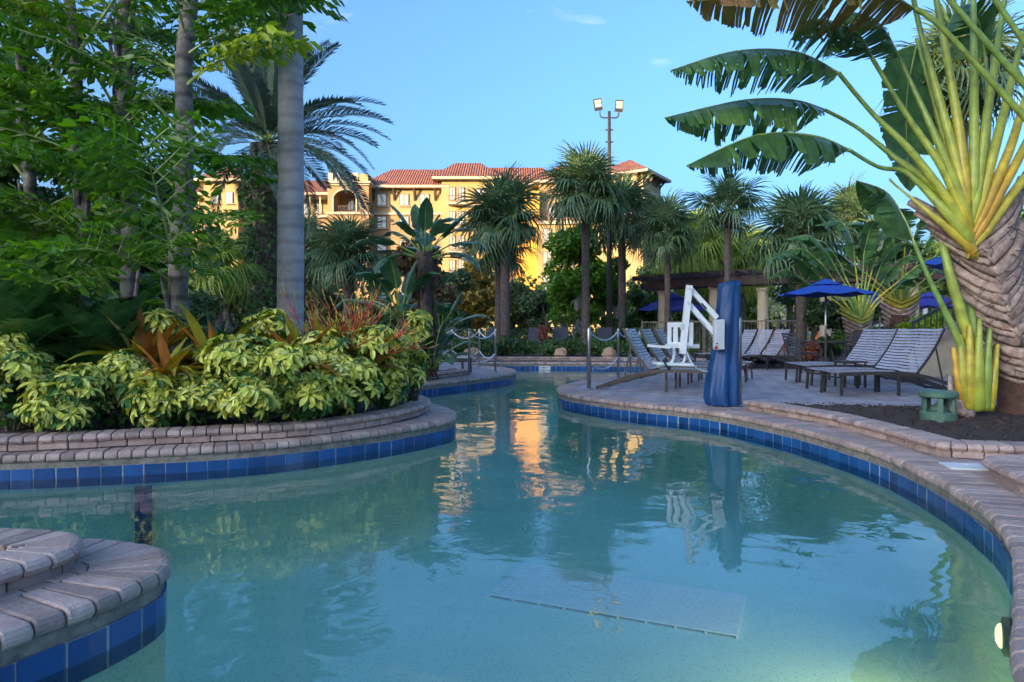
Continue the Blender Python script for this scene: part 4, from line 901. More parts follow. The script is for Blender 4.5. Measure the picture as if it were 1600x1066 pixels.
# smooth royal palm
ry = thing('royal_palm', 'smooth grey ringed palm trunk rising out of the yellow shrubs', 'palm tree', Vector((-2.62, 8.05, .07)))
mb = MB(); pts = []; rad = []
for i in range(70):
    z = i * .09; pts.append((.012 * math.sin(z * .5), 0, z)); rad.append((.165 - .020 * min(1, z / .4) * 1.0 + .006 * math.sin(z) + (.0035 if i % 3 == 0 else 0)))
mb.tube(pts, rad, 20); mb.build('trunk', M['royal'], ry, smooth=True)
mb = MB(); mb.tube([(0, 0, 6.2), (0, 0, 6.9), (0, 0, 7.5)], [.15, .13, .08], 14); mb.build('crownshaft', M['strapleaf'], ry, smooth=True)
for i in range(12): inst('frond', DATE[1], ry, frond_M((0, 0, 7.4), i * 2.4, R(65 - 6 * i), 0, .8))
# date palm behind
dt = thing('date_palm', 'feathery date palm with a vine covered trunk and grey green fronds arching over the roofs', 'palm tree', Vector((P(418, 250, 19).x, 19, 0)))
ztop = P(418, 228, 19).z
mb = MB(); pts = [(0, 0, z) for z in np.linspace(0, ztop, 22)]; mb.tube(pts, [.30 + .05 * (i % 2) + (.12 if i > 15 else 0) for i in range(22)], 12); mb.build('trunk', M['bark'], dt, smooth=True)
leafcloud('trunk_vine', [(0, -.1, z, .55 + (.2 if z > 4.2 else 0), .5, .5) for z in np.arange(.4, ztop - .1, .4)], 2600, .16, M['mid_green'], dt, hang=1.2, shell=.75)
rg = random.Random(4)
for i in range(46):
    u = i / 45; inst('frond', DATE[0 if u < .4 else (1 if u < .75 else 2)], dt, frond_M((0, 0, ztop + .1), i * 2.39996, R(78 - 96 * u ** .9) + rg.uniform(-.1, .1), rg.uniform(-.4, .4), rg.uniform(.9, 1.08)))
for az, el, k in ((.25, 35, 1), (.05, 22, 1), (-.12, 12, 1), (.15, -2, 2), (-.2, -14, 2), (-.5, 20, 1), (-.9, 10, 1)): inst('frond', DATE[k], dt, frond_M((0, 0, ztop + .1), az, R(el), rg.uniform(-.2, .2), 1.05))
# fishtail palm clump: each stem is one thing
fx = [(278, 6.7, .085, 5.6, 'tall fishtail palm stem with pale peeling bark beside the smooth palm', .03, 17), (205, 6.9, .07, 5.2, 'fishtail palm stem with hanging ragged leaflets in the middle of the clump', -.02, 15), (183, 7.3, .075, 5.6, 'darker fishtail palm stem set back in the clump', .02, 13),
      (140, 6.8, .06, 4.6, 'thin fishtail palm stem at the outer side of the clump', -.05, 13), (60, 7.2, .06, 5.0, 'fishtail palm stem standing deep behind the dark cycads', -.06, 12)]
for q, (px, d, r, h, lab, ln, nf) in enumerate(fx):
    p = P(px, 400, d); t = thing('fishtail_palm', lab, 'palm tree', (p.x, d, .07)); rg = random.Random(40 + q)
    mb = MB(); k = 18; mb.tube([(ln * h * (i / k) ** 1.5 + .02 * math.sin(i), .01 * math.cos(i * 2), h * i / k) for i in range(k + 1)], [r * (1.15 - .35 * i / k) * (1.06 if i % 3 == 0 else 1) for i in range(k + 1)], 12); mb.build('trunk', M['fibre'], t, smooth=True)
    mb = MB()
    for i in range(7):
        z = rg.uniform(.2, h * .8); a = rg.uniform(0, 6.28); x0 = ln * h * (z / h) ** 1.5; mb.tube([(x0 + math.cos(a) * r * .9, math.sin(a) * r * .9, z), (x0 + math.cos(a) * r * 1.3, math.sin(a) * r * 1.3, z + .35), (x0 + math.cos(a) * r * 2.2, math.sin(a) * r * 2.2, z + .7)], [.03, .025, .012], 6)
    tag(mb.build('old_sheaths', M['fibre'], t, smooth=True), kind='stuff')
    for i in range(nf):
        u = (i + .5) / nf; z = (.55 if q < 4 else .35) + (h - .5) * u; a = i * 2.4 + q + rg.uniform(-.4, .4); x0 = ln * h * (z / h) ** 1.5
        sc_ = rg.uniform(.8, 1.15) * (.72 if math.sin(a) < -.5 else 1)
        if math.cos(a) > .25 and z < 3.3 and q in (0, 1, 2, 5): a = math.pi - a; sc_ *= .8
        inst('frond', FISH[rg.randrange(3)], t, frond_M((x0, 0, z), a, R(rg.uniform(18, 62)), rg.uniform(-.5, .5), sc_))
    if q in (0, 1): inst('frond', FISHY, t, frond_M((0, 0, P(0, 60 if q else 110, d).z - (.2 if q else .3)), (3.6 if q else -.35), R(28), .3, .95))
# extra fronds of the tallest stem: two reach over the smooth trunk high up, others hang low before the stems
for az, el, z, s_ in ((-.1, 30, 3.75, .85), (.15, 38, 3.9, .95), (-.35, 22, 3.5, .75), (-1.3, 20, 1.5, .6), (-1.9, 22, 1.3, .7), (-1.6, 35, 2.3, .7), (-.75, 8, 1.45, .5), (-.5, 10, 1.9, .5)):
    t = [o for o in SC.objects if o.name.startswith('fishtail_palm')][0]
    inst('frond', FISH[random.randrange(3)], t, frond_M((0, 0, z), az, R(el), random.uniform(-.4, .4), s_))
# cycads
for q, (px, d, s, lab) in enumerate([(10, 6.2, 1.0, 'dark glossy cycad filling the corner of the long bed behind the yellow shrubs'), (75, 6.9, 1.1, 'dark broad leaved cycad growing under the fishtail palms'), (-70, 6.6, 1.2, 'tall dark cycad beyond the yellow shrubs at the far corner of the bed'), (150, 6.5, .8, 'small dark cycad between the yellow shrubs and the fishtail stems')]):
    t = thing('cycad', lab, 'cycad', place(px, 400, d)); rg = random.Random(q)
    mb = MB(); mb.lathe((0, 0, 0), [(.10, 0), (.13, .12), (.11, .32), (.05, .42)], 12); mb.build('trunk', M['boot'], t, smooth=True)
    for i in range(26):
        u = i / 25; inst('frond', ZAM[rg.randrange(3)], t, frond_M((0, 0, .36 * s), i * 2.4, R(80 - 62 * u), rg.uniform(-.3, .3), s * rg.uniform(.9, 1.15)))
# yellow variegated shrubs
SH = [('broad variegated shrub at the outer end of the long bed, touching the cycad', 20, 5.75, .46, .40, .80, 150), ('low variegated shrub spilling onto the brick edge next to the outermost shrub', 118, 5.62, .34, .30, .52, 110), ('variegated shrub in front of the first orange bromeliad', 200, 5.95, .42, .36, .62, 140),
      ('tall narrow variegated shrub behind the bromeliads', 285, 6.7, .36, .32, 1.06, 130), ('full variegated shrub before the smooth grey palm trunk', 395, 6.0, .52, .42, .72, 200), ('upright variegated shrub close to the smooth grey trunk', 405, 6.7, .34, .3, .98, 100),
      ('dense variegated shrub beneath the red flower spikes', 525, 6.75, .58, .44, .80, 210), ('spreading variegated shrub at the rounded tip of the long bed', 600, 7.3, .42, .40, .72, 140), ('small tall sprig of variegated leaves standing above the bed tip', 648, 7.9, .16, .16, 1.08, 40), ('low variegated shrub between the bromeliads and the brick edge', 300, 6.0, .34, .3, .42, 90), ('low variegated shrub filling the gap under the first bromeliad', 250, 5.85, .30, .26, .46, 90), ('low variegated shrub hugging the brick edge before the flower spikes', 470, 6.2, .42, .30, .42, 110)]
for q, (lab, px, d, rx, ry_, h, n) in enumerate(SH):
    zl = .05 if q != 8 else .75
    shrub(lab, place(px, 600, d), rx, ry_, h * (1.15 if q != 8 else 1), int(n * 1.05), 100 + q, 1.1, zl)
# bromeliads
for q, (px, d, s, z, lab) in enumerate([(225, 6.35, 1.2, .28, 'large orange tinged bromeliad between two yellow shrubs'), (262, 5.95, .8, .12, 'small rusty bromeliad low at the brick edge'), (335, 6.45, 1.15, .22, 'green and orange bromeliad beside the tall narrow shrub'), (465, 6.7, 1.05, .42, 'bromeliad with upright orange leaves at the foot of the smooth trunk'), (515, 7.0, .95, .40, 'bromeliad carrying the red flower spikes'), (575, 6.95, .8, .3, 'small orange bromeliad sunk in the shrub at the bed tip')]):
    rosette('bromeliad', lab, 'bromeliad', place(px, 600, d, .08) , BROM, 22, s * 1.3, seed=q)
    list(SC.objects)[-1]
for o in [o for o in SC.objects if o.name.startswith('bromeliad')]:
    mb = MB(); mb.tube([(0, 0, 0), (0, 0, .42)], [.018, .03], 8); mb.build('stem', M['boot'], o)
    for c in o.children:
        if c.name.startswith('leaf'): c.location.z += .40
# strap leaved lilies
for q, (px, d, s, lab) in enumerate([(330, 8.6, 1.0, 'clump of long green strap leaves behind the tall shrub'), (385, 8.4, 1.05, 'upright strap leaved clump beside the smooth grey trunk'), (425, 8.9, .95, 'strap leaved clump half hidden behind the smooth trunk'), (500, 9.3, .75, 'short strap leaved clump on the pool side of the smooth trunk'), (300, 9.2, .9, 'strap leaved clump under the fishtail palm')]):
    rosette('crinum_lily', lab, 'lily', place(px, 500, d), CRIN, 30, s, seed=60 + q)
# red branching flower spikes
fs_ = thing('flower_spikes', 'spray of thin red and orange branching flower spikes above the yellow shrubs', 'flower', place(545, 520, 7.05, .55)); rg = random.Random(3)
mbr, mby = MB(), MB()
for i in range(34):
    o = Vector((rg.uniform(-.2, .1), rg.uniform(-.15, .15), .05)); az = rg.uniform(-1.2, 1.45); L = rg.uniform(.35, .8)
    d = Vector((math.sin(az) , rg.uniform(-.4, .4), rg.uniform(.15, .6))).normalized(); p1 = o + d * L * .5; p2 = p1 + (d + Vector((.55, 0, -.05))).normalized() * L * .5
    mbr.tube([o, p1, p2], [.008, .006, .004], 4)
    for j in range(11):
        b = o.lerp(p1, rg.uniform(.4, 1)) if j < 4 else p1.lerp(p2, rg.random()); dd = (d + Vector((rg.uniform(-.8, 1.0), rg.uniform(-.8, .8), rg.uniform(-.3, .7)))).normalized(); l2 = rg.uniform(.1, .24); e = b + dd * l2
        mbr.tube([b, e], [.0045, .003], 3, cap=False); mby.tube([e, e + (dd + Vector((0, 0, .3))).normalized() * l2 * .5], [.0045, .0025], 3, cap=False)
tag(mbr.build('red_spikes', M['spike'], fs_), kind='stuff'); tag(mby.build('yellow_tips', M['spikey'], fs_), kind='stuff')
mb = MB(); mb.tube([(-.05, 0, -.5), (-.03, 0, .1)], [.02, .012], 6); mb.build('stem', M['spike'], fs_)

# bird of paradise on the peninsula
bp_ = thing('bird_of_paradise', 'tall bird of paradise plant with a shaggy trunk and paddle shaped leaves on the peninsula', 'plant', Vector((P(668, 500, 12.9).x, 12.9, .08)))
zt = P(0, 392, 12.9).z
mb = MB(); mb.tube([(0, 0, 0), (.02, 0, zt * .3), (-.03, 0, zt * .65), (-.06, 0, zt - .1)], [.17, .13, .12, .17], 10); mb.build('trunk', M['bark'], bp_, smooth=True)
mb = MB(); rg = random.Random(8)
for i in range(60):
    a = rg.uniform(0, 6.28); z = rg.uniform(.2, zt); mb.bar((.13 * math.cos(a), .13 * math.sin(a), z), (.2 * math.cos(a), .2 * math.sin(a), z - rg.uniform(.25, .6)), .05, .006)
tag(mb.build('dead_leaf_skirt', M['boot'], bp_), kind='stuff')
bop_crown(bp_, (-.06, 0, zt - .25), 22, .92, 88, 2)
mb = MB(); mb.tube([(-.1, 0, 0), (-.3, 0, .6), (-.50, 0, 1.15)], [.10, .08, .07], 8); mb.build('side_stem', M['bark'], bp_, smooth=True)
bop_crown(bp_, (-.50, 0, 1.05), 13, .92, 62, 5)
bop_crown(bp_, (.10, -.1, .1), 12, .82, 55, 7, 8); bop_crown(bp_, (-.35, -.1, .1), 11, .75, 60, 9, 8); bop_crown(bp_, (.25, .1, .75), 9, .75, 70, 12, 10)
# ---------------------------------------------------------------- pool furniture
def lounger_proto(sling=False):
    t = thing('lounger', 'x', 'lounger'); W = .29
    def rail(y):
        mb = MB(); p = catmull([(0, y, .30), (.35, y, .325), (.95, y, .318), (1.3, y, .262), (1.65, y, .145), (1.98, y, .025)], False, .12)
        for a, b in zip(p, p[1:]): mb.bar(a, b, .026, .05)
        return mb
    for y in (-W, W): rail(y).build('side_rail', M['bronze'], t)
    for x in (.03, .86):
        for y in (-W, W):
            mb = MB(); mb.bar((x, y, 0.005), (x + (.02 if x < .1 else 0), y, .305), .030, .044); mb.build('leg', M['bronze'], t)
    mb = MB(); mb.bar((1.97, -W, .03), (1.97, W, .03), .03); mb.bar((.05, -W, .26), (.05, W, .26), .024); mb.bar((1.10, -W, .285), (1.10, W, .285), .024); mb.build('cross_bar', M['bronze'], t)
    A = R(58); hx, hz = 1.14, .322; L = .76
    def bk(u): return Vector((hx + math.cos(A) * L * u + .025 * math.sin(u * 3.1), 0, hz + math.sin(A) * L * u - .012 * math.sin(u * 3.1)))
    for y in (-W + .03, W - .03):
        mb = MB(); pp = [bk(i / 8) + Vector((0, y, 0)) for i in range(9)]
        for a, b in zip(pp, pp[1:]): mb.bar(a, b, .022, .036)
        mb.build('back_rail', M['bronze'], t)
        mb = MB(); q = bk(.62); mb.bar((q.x, y, q.z), (q.x + .12, y, .14), .016); mb.build('prop', M['bronze'], t)
    def strap(w, sag):
        mb = MB(); n = 6; vs = []; fs = []
        for i in range(n + 1):
            u = i / n; y = -W + 2 * W * u; z = -sag * math.sin(math.pi * u)
            for dx, dz in ((-w / 2, 0), (w / 2, 0), (w / 2, -.004), (-w / 2, -.004)): vs.append((dx, y, z + dz))
            if i: b = 4 * (i - 1); fs += [(b + j, b + (j + 1) % 4, b + 4 + (j + 1) % 4, b + 4 + j) for j in range(4)]
        mb.add(vs, fs); return mb.mesh('strap', M['strap'])
    if not sling:
        me = strap(.040, .020); me2 = strap(.038, .018)
        for i in range(18):
            x = .05 + i * .0595; z = .352 - .02 * ((x - .5) / .5) ** 2 * .6
            inst('strap', me, t, TRS((x, 0, z)))
        for i in range(14):
            u = (i + .6) / 14.2; q = bk(u); d = (bk(u + .02) - bk(u - .02)).normalized(); a = math.atan2(d.z, d.x)
            nrm = Vector((-math.sin(a), 0, math.cos(a))); inst('strap', me2, t, TRS(q + nrm * .022, (0, -a, 0), (1, .94, 1)))
    else:
        mb = MB(); vs = []; fs = []
        pp = [Vector((.04 + 1.1 * i / 6, 0, .345)) for i in range(7)] ; 
        for i, q in enumerate(pp):
            vs += [q + Vector((0, -W, 0)), q + Vector((0, 0, -.03)), q + Vector((0, W, 0))]
            if i: b = 3 * (i - 1); fs += [(b, b + 3, b + 4, b + 1), (b + 1, b + 4, b + 5, b + 2)]
        mb.add(vs, fs); mb.build('seat_sling', M['sling'], t)
        mb = MB(); vs = []; fs = []
        for i in range(9):
            q = bk(i / 8) + Vector((-.018, 0, .015)); vs += [q + Vector((0, -W + .03, 0)), q + Vector((.02, 0, -.02)), q + Vector((0, W - .03, 0))]
            if i: b = 3 * (i - 1); fs += [(b, b + 3, b + 4, b + 1), (b + 1, b + 4, b + 5, b + 2)]
        mb.add(vs, fs); mb.build('back_sling', M['sling'], t)
    return t
LP, LS = lounger_proto(), lounger_proto(True); used = {'n': [], 'flags': set()}
def lounger(foot, head, label, group=None, sling=False, s=1.0):
    src = LS if sling else LP
    if id(src) in used['flags']: t = copy_tree(src)
    else: t = src; used['flags'].add(id(src))
    f_, h_ = Vector(foot), Vector(head); t.location = (f_.x, f_.y, 0); t.rotation_euler = (0, 0, math.atan2(h_.y - f_.y, h_.x - f_.x)); t.scale = (s, s, s); t['label'] = label
    if group: t['group'] = group
    elif 'group' in t: del t['group']
    return t
def ang(p, a, L=2.0): return (p[0] + math.cos(a) * L, p[1] + math.sin(a) * L)
aR = .03; st_ = Vector((.07, .67)); f0 = Vector((4.63, 9.97))
for off_, lab in ((st_ * 0, 'strap lounger of the pair before the green speaker, on its pool side'), (st_, 'strap lounger of the pair before the green speaker, next to the small side table'), (Vector((.42, 1.92)), 'strap lounger past the small side table, beside that table'), (Vector((.50, 2.59)), 'strap lounger past the small side table, toward the fan palms')):
    f = f0 + off_; lounger(f, ang(f, aR), lab, 'strap loungers near the fan palm bed')
sd2 = thing('side_table', 'small low dark side table between the strap loungers', 'table', (f0.x + .95, f0.y + 1.30, 0), None, aR)
mb = MB(); mb.box((0, 0, .42), (.42, .34, .03)); mb.build('top', M['bronze'], sd2)
for x in (-.17, .17):
    for y in (-.15, .15): mb = MB(); mb.bar((x, y, .004), (x, y, .41), .03); mb.build('leg', M['bronze'], sd2)
for k in range(4):
    f = Vector((3.22 + .43 * k, 10.16 + .90 * k)); hd_ = f + Vector((-.883, .469)) * 2; lab = ['strap lounger beside the steel post at the peninsula tip', 'strap lounger second from the peninsula tip behind the lift seat', 'strap lounger third from the peninsula tip behind the lift seat', 'strap lounger last in the row behind the lift, by the taupe fence'][k]
    lounger(f, hd_, lab, 'strap loungers behind the pool lift')
for k, lab in enumerate(('grey lounger with raised back just past the blue lift cover', 'grey lounger with raised back in the middle of the row before the fence', 'grey lounger with raised back at the mulch end of the row')):
    f = Vector((4.86 + .17 * k, 17.7 - .65 * k)); lounger(f, ang(f, .26), lab, 'loungers between lift and umbrella table')
lounger((-.95, 14.9), (-2.9, 15.4), 'dark lounger on the far peninsula nearest the rope post', 'loungers on the far peninsula'); lounger((-1.0, 15.7), (-2.95, 16.2), 'dark lounger on the far peninsula behind the first one', 'loungers on the far peninsula')
for k, x in enumerate((-2.7, -.85)): lounger((x - .3, 26.2), (x + .2, 27.9), 'dark sling lounger behind the far shrubs by the palm trunks', 'sling loungers behind the far shrubs', True, 1.1)
for k, x in enumerate((.9, 1.9, 3.7)): lounger((x - .3, 26.2), (x + .1, 27.9), 'dark sling lounger behind the far shrubs by the palm trunks', 'sling loungers behind the far shrubs', True, 1.1)
# posts and ropes
def post(px, py, label, h=.98, r=.024, group=None):
    g = G(px, py); t = thing('rope_post', label, 'post', g, group)
    mb = MB(); mb.lathe((0, 0, 0), [(r, 0.002), (r, h - .02), (r * .8, h - .004), (.004, h)], 14); mb.build('tube', M['steel'], t, smooth=True)
    mb = MB(); mb.lathe((0, 0, 0), [(r * 2.2, 0.001), (r * 2.2, .012), (r * 1.1, .018)], 16); mb.build('base_flange', M['steel'], t, smooth=True); return t
A_ = post(733, 587.5, 'steel rope post at the water edge of the far peninsula'); B_ = post(774, 581, 'steel rope post at the tip of the far peninsula'); C_ = post(749, 573.5, 'thin steel rope post behind the peninsula tip'); E_ = post(706, 571, 'steel rope post beside the dark peninsula loungers')
P1 = post(920, 608.5, 'steel rope post at the tip of the lounger peninsula', r=.032); P2 = post(966, 591.5, 'steel rope post behind the first strap lounger'); P3 = post(985, 585, 'steel rope post between the strap lounger backs'); P4 = post(1000, 580, 'steel rope post by the far strap loungers')
PL = post(1155, 634, 'single steel post right beside the blue lift cover', h=1.10, r=.030)
def rope(a, b, z, sag, label):
    p, q = Vector(a.location) + Vector((0, 0, z)), Vector(b.location) + Vector((0, 0, z)); pts = [p.lerp(q, i / 14) - Vector((0, 0, sag * 4 * (i / 14) * (1 - i / 14))) for i in range(15)]
    mb = MB(); mb.tube(pts, .014, 7); o = mb.build('rope', M['rope'], None, smooth=True); tag(o, label, 'rope')
lost = thing('rope_post', 'steel rope post hidden among the peninsula leaves', 'post', (-3.4, 17.4, 0))
mb = MB(); mb.tube([(0, 0, 0), (0, 0, .98)], .024, 12); mb.build('tube', M['steel'], lost, smooth=True)
for a, b, s_, w in ((A_, B_, .17, 'between the water edge post and the tip post of the far peninsula'), (C_, B_, .16, 'from the thin post to the tip post'), (E_, C_, .2, 'from the post by the dark loungers to the thin post'), (lost, E_, .2, 'running from the leaves to the post by the dark loungers'), (P1, P2, .17, 'from the lounger peninsula tip post to the next post'), (P2, P3, .12, 'between the two posts behind the strap lounger'), (P3, P4, .12, 'between the last two posts by the strap loungers')):
    rope(a, b, .93, s_, 'upper white rope ' + w); rope(a, b, .42, s_ * .95, 'lower white rope ' + w)

# the pool lift
DL = G(1130, 633).y
def Q(px, py, dd=0.0): return P(px, py, DL + dd)
lf = thing('pool_lift', 'white pool lift with hanging plastic seat and angled arms under a blue vinyl cover', 'pool lift', G(1130, 633.5))
mb = MB(); nseg = 44; rows = [(441, 1123, 1158, .13), (446, 1121, 1157, .135), (470, 1120, 1156.5, .14), (520, 1117, 1155, .15), (560, 1110, 1154, .17), (600, 1102, 1153, .2), (622, 1100, 1152, .21), (631, 1104, 1152, .2)]
vs = []; fs = []
rowz = []
for i in range(22):
    u = i / 21; y = 441 + (632 - 441) * u; l = np.interp(y, [r[0] for r in rows], [r[1] for r in rows]); rr = np.interp(y, [r[0] for r in rows], [r[2] for r in rows]); ty = np.interp(y, [r[0] for r in rows], [r[3] for r in rows])
    c = Q((l + rr) / 2, y); hw = (rr - l) / 2 / F * DL
    for j in range(nseg):
        a = 2 * math.pi * j / nseg; fold = 1 + (.045 + .08 * u) * math.sin(a * 7 + 1.5 * math.sin(u * 3)) * min(1, u * 3 + .25) + .03 * math.sin(a * 13 + u * 6 + 2 * math.sin(u * 9)) + .02 * math.sin(u * 23 + a * 3)
        sq = 1 / max(abs(math.cos(a)), abs(math.sin(a))) ** .45
        zz = .018 * math.cos(a) * (1 - u) - (.02 * (j % 11 == 0) if i == 21 else 0)
        vs.append(c + Vector((hw * math.cos(a) * fold * sq * .9, ty * math.sin(a) * fold * sq * .9, zz)))
    if i: b0, b1 = (i - 1) * nseg, i * nseg; fs += [(b0 + j, b1 + j, b1 + (j + 1) % nseg, b0 + (j + 1) % nseg) for j in range(nseg)]
cv = len(vs); vs.append(Q(1140, 439)); fs += [(cv, j, (j + 1) % nseg) for j in range(nseg)]
mb.add(vs, fs); mb.build('cover', M['cover'], lf, smooth=True, world=True)
def beam(name, a, b, w, dep=.06, m='white', dd=0.0):
    mb = MB(); A, B = Q(*a, dd), Q(*b, dd); mb.bar(A, B, dep, w, up=(B - A).cross(Vector((0, 1, 0)))); return mb.build(name, M[m], lf, world=True)
beam('upper_arm', (1077, 450), (1120, 497), .060, .05, dd=-.14); beam('lower_arm', (1075, 474), (1116, 521), .062, .05, dd=-.14)
beam('mast', (1077, 446), (1066, 553), .075, .05, dd=-.19)
for (x, y) in ((1077, 451), (1075, 473)):
    mb = MB(); mb.tube([Q(x, y, -.24), Q(x, y, -.11)], .012, 8); mb.build('pivot_bolt', M['grey'], lf, world=True)
b = beam('arm_sticker', (1096, 474), (1104, 483), .022, .002, 'black', -.168); b = beam('arm_sticker', (1092, 497), (1104, 510), .02, .002, 'grey', -.168)
mb = MB(); c = Q(1123, 523, -.24); mb.box(c, (.125, .11, .37)); o = mb.build('control_box', M['grey'], lf, world=True)
bv = o.modifiers.new('bevel', 'BEVEL'); bv.width = .018; bv.segments = 3
mb = MB(); q = Q(1119, 543, -.30); mb.tube([q, q + Vector((0, -.012, 0))], .018, 12); mb.build('button', M['red'], lf, world=True)
mb = MB(); q = Q(1120, 537, -.30); mb.tube([q, q + Vector((0, -.01, 0))], .010, 10); mb.build('key_switch', M['black'], lf, world=True)
# seat shell: backrest with slots, seat pan, arm rests, leg tubes
mb = MB(); c0 = Q(1063, 523, -.16)
for x0, x1 in ((1043, 1049), (1052, 1059), (1066, 1072), (1076, 1083)): mb.box(Q((x0 + x1) / 2, 523, -.16), ((x1 - x0) / F * DL, .035, .30))
mb.box(Q(1063, 508, -.16), (.29, .036, .06)); mb.box(Q(1063, 538, -.16), (.29, .036, .05))
o = mb.build('seat_back', M['plastic'], lf, world=True); bv = o.modifiers.new('bevel', 'BEVEL'); bv.width = .010; bv.segments = 2
mb = MB(); mb.box(Q(1051, 569, -.25), (.44, .34, .035), (0, R(2), 0)); o = mb.build('seat_pan', M['plastic'], lf, world=True); bv = o.modifiers.new('bevel', 'BEVEL'); bv.width = .014; bv.segments = 3
for dd, x0, x1 in ((-.42, 1012, 1046), (-.06, 1058, 1092)):
    mb = MB(); mb.bar(Q(x0, 540, dd), Q(x1, 543, dd), .055, .03); mb.build('arm_rest', M['plastic'], lf, world=True)
mb = MB(); mb.bar(Q(1040, 541, -.22), Q(1092, 541, -.10), .03, .045); mb.build('seat_bracket', M['plastic'], lf, world=True)
for x, dd in ((1053, -.30), (1071, -.14)):
    mb = MB(); mb.tube(catmull([Q(x, 542, dd), Q(x, 556, dd), Q(x - 3, 566, dd), Q(x - 12, 572, dd), Q(x - 26, 572, dd)], False, .03), .018, 8); mb.build('seat_tube', M['plastic'], lf, world=True, smooth=True)
mb = MB(); mb.bar(Q(1036, 562, -.43), Q(1044, 577, -.43), .03, .02); mb.bar(Q(1040, 560, -.2), Q(1046, 578, -.3), .03, .02); mb.build('seat_belt', M['black'], lf, world=True)
mb = MB(); mb.tube(catmull([Q(1072, 548, -.18), Q(1080, 566, -.2), Q(1092, 578, -.2), Q(1106, 581, -.16)], False, .04), .009, 6); mb.build('cable', M['plastic'], lf, world=True, smooth=True)
mb = MB(); mb.box(Q(1066, 511, -.205), (.05, .04, .07)); mb.build('clamp', M['grey'], lf, world=True)

# green garden speaker
gs = thing('garden_speaker', 'round dark green garden speaker with open slots standing in the mulch', 'speaker', G(1466, 655, .04))
mb = MB(); mb.lathe((0, 0, -.02), [(.165, 0), (.165, .085), (.15, .10), (.06, .105)], 28); mb.build('base', M['greenplastic'], gs, smooth=False)
for k in range(5):
    a = k * 2 * math.pi / 5 + .5; mb = MB(); mb.box((.135 * math.cos(a), .135 * math.sin(a), .155), (.03, .05, .16), (0, 0, a)); mb.build('pillar', M['greenplastic'], gs)
mb = MB(); mb.lathe((0, 0, .22), [(.165, 0), (.178, .012), (.178, .05), (.165, .066), (.10, .072)], 28); mb.build('cap', M['greenplastic'], gs)
mb = MB(); mb.lathe((0, 0, .085), [(.10, 0), (.05, .05), (.012, .09)], 16); mb.build('deflector_cone', M['greenplastic'], gs, smooth=True)

# table set under the blue umbrella
UX, UY = P(1290, 500, 15.6).x, 15.6
um = thing('umbrella', 'royal blue square patio umbrella open over the dark table', 'umbrella', (UX, UY, 0))
def umbrella(t, r, z0, z1, n, m, pole_r=.022, pole='steel', vent=True, rot=0.2):
    mb = MB(); mb.tube([(0, 0, .0), (0, 0, z1 - .02)], pole_r, 10); mb.build('pole', M[pole], t, smooth=True)
    for i in range(n):
        a0, a1 = rot + 2 * math.pi * i / n, rot + 2 * math.pi * (i + 1) / n; vs = []; fs = []; k = 7
        for j in range(k):
            u = j / (k - 1); rr = r * (.03 + .97 * u); z = z1 - (z1 - z0) * (u ** .85)
            for q in range(6):
                v = q / 5; a = a0 + (a1 - a0) * v; cr_ = rr * math.cos((a1 - a0) / 2) / math.cos(a - (a0 + a1) / 2)
                vs.append((cr_ * math.cos(a), cr_ * math.sin(a), z - .05 * r * u * math.sin(math.pi * v)))
            if j: b0, b1 = 6 * (j - 1), 6 * j; fs += [(b0 + q, b1 + q, b1 + q + 1, b0 + q + 1) for q in range(5)]
        mb = MB(); mb.add(vs, fs); mb.build('canopy_panel', M[m], t)
        mb = MB(); mb.bar((.03 * math.cos(a0), .03 * math.sin(a0), z0 + .12), (r * .97 * math.cos(a0), r * .97 * math.sin(a0), z0 - .012), .018); mb.build('rib', M['bronze'], t)
    if vent:
        mb = MB(); vs = [(0, 0, z1 + .05)]; vs += [(r * .36 * math.cos(rot + 2 * math.pi * i / n), r * .36 * math.sin(rot + 2 * math.pi * i / n), z1 - (z1 - z0) * .33) for i in range(n)]; mb.add(vs, [(0, i + 1, (i + 1) % n + 1) for i in range(n)]); mb.build('vent_cap', M[m], t)
umbrella(um, 1.02, P(0, 459, 15.6).z, P(0, 442, 15.6).z + .05, 8, 'canvas')
tb = thing('patio_table', 'round dark metal table under the royal blue umbrella', 'table', (UX, UY, 0))
mb = MB(); mb.lathe((0, 0, .66), [(.52, 0), (.53, .01), (.53, .03), (.5, .035)], 28); mb.build('top', M['bronze'], tb)
for k in range(4):
    a = k * math.pi / 2 + .5; mb = MB(); mb.tube([(.12 * math.cos(a), .12 * math.sin(a), .66), (.2 * math.cos(a), .2 * math.sin(a), .3), (.42 * math.cos(a), .42 * math.sin(a), .0)], .018, 6); mb.build('leg', M['bronze'], tb)
def chair(loc, rz, label):
    t = thing('patio_chair', label, 'chair', loc, 'chairs at the umbrella table', rz)
    for y in (-.27, .27):
        mb = MB(); mb.tube(catmull([(.25, y, 0), (.27, y, .35), (.24, y, .6), (-.02, y, .63), (-.28, y, .58), (-.27, y, .3), (-.24, y, 0)], False, .08), .014, 6); mb.build('side_frame', M['bronze'], t, smooth=True)
        mb = MB(); mb.tube([(-.2, y, .40), (-.28, y, .65), (-.36, y, .88)], .013, 6); mb.build('back_post', M['bronze'], t, smooth=True)
    for i in range(7):
        u = i / 6; mb = MB(); mb.box((-.215 - .14 * u, 0, .46 + .40 * u), (.012, .53, .048), (0, R(-18), 0)); mb.build('back_strap', M['sling'], t)
    for i in range(6): mb = MB(); mb.box((-.19 + .085 * i, 0, .405 + .006 * i), (.07, .54, .012)); mb.build('seat_strap', M['sling'], t)
chair((UX - .62, UY - .25, 0), .25, 'dark strap chair on the mulch free side of the umbrella table'); chair((UX + .55, UY - .55, 0), 2.35, 'dark strap chair with its back turned to the fan palm'); chair((UX + .75, UY + .5, 0), 3.6, 'dark strap chair behind the umbrella table beside the palm trunk')
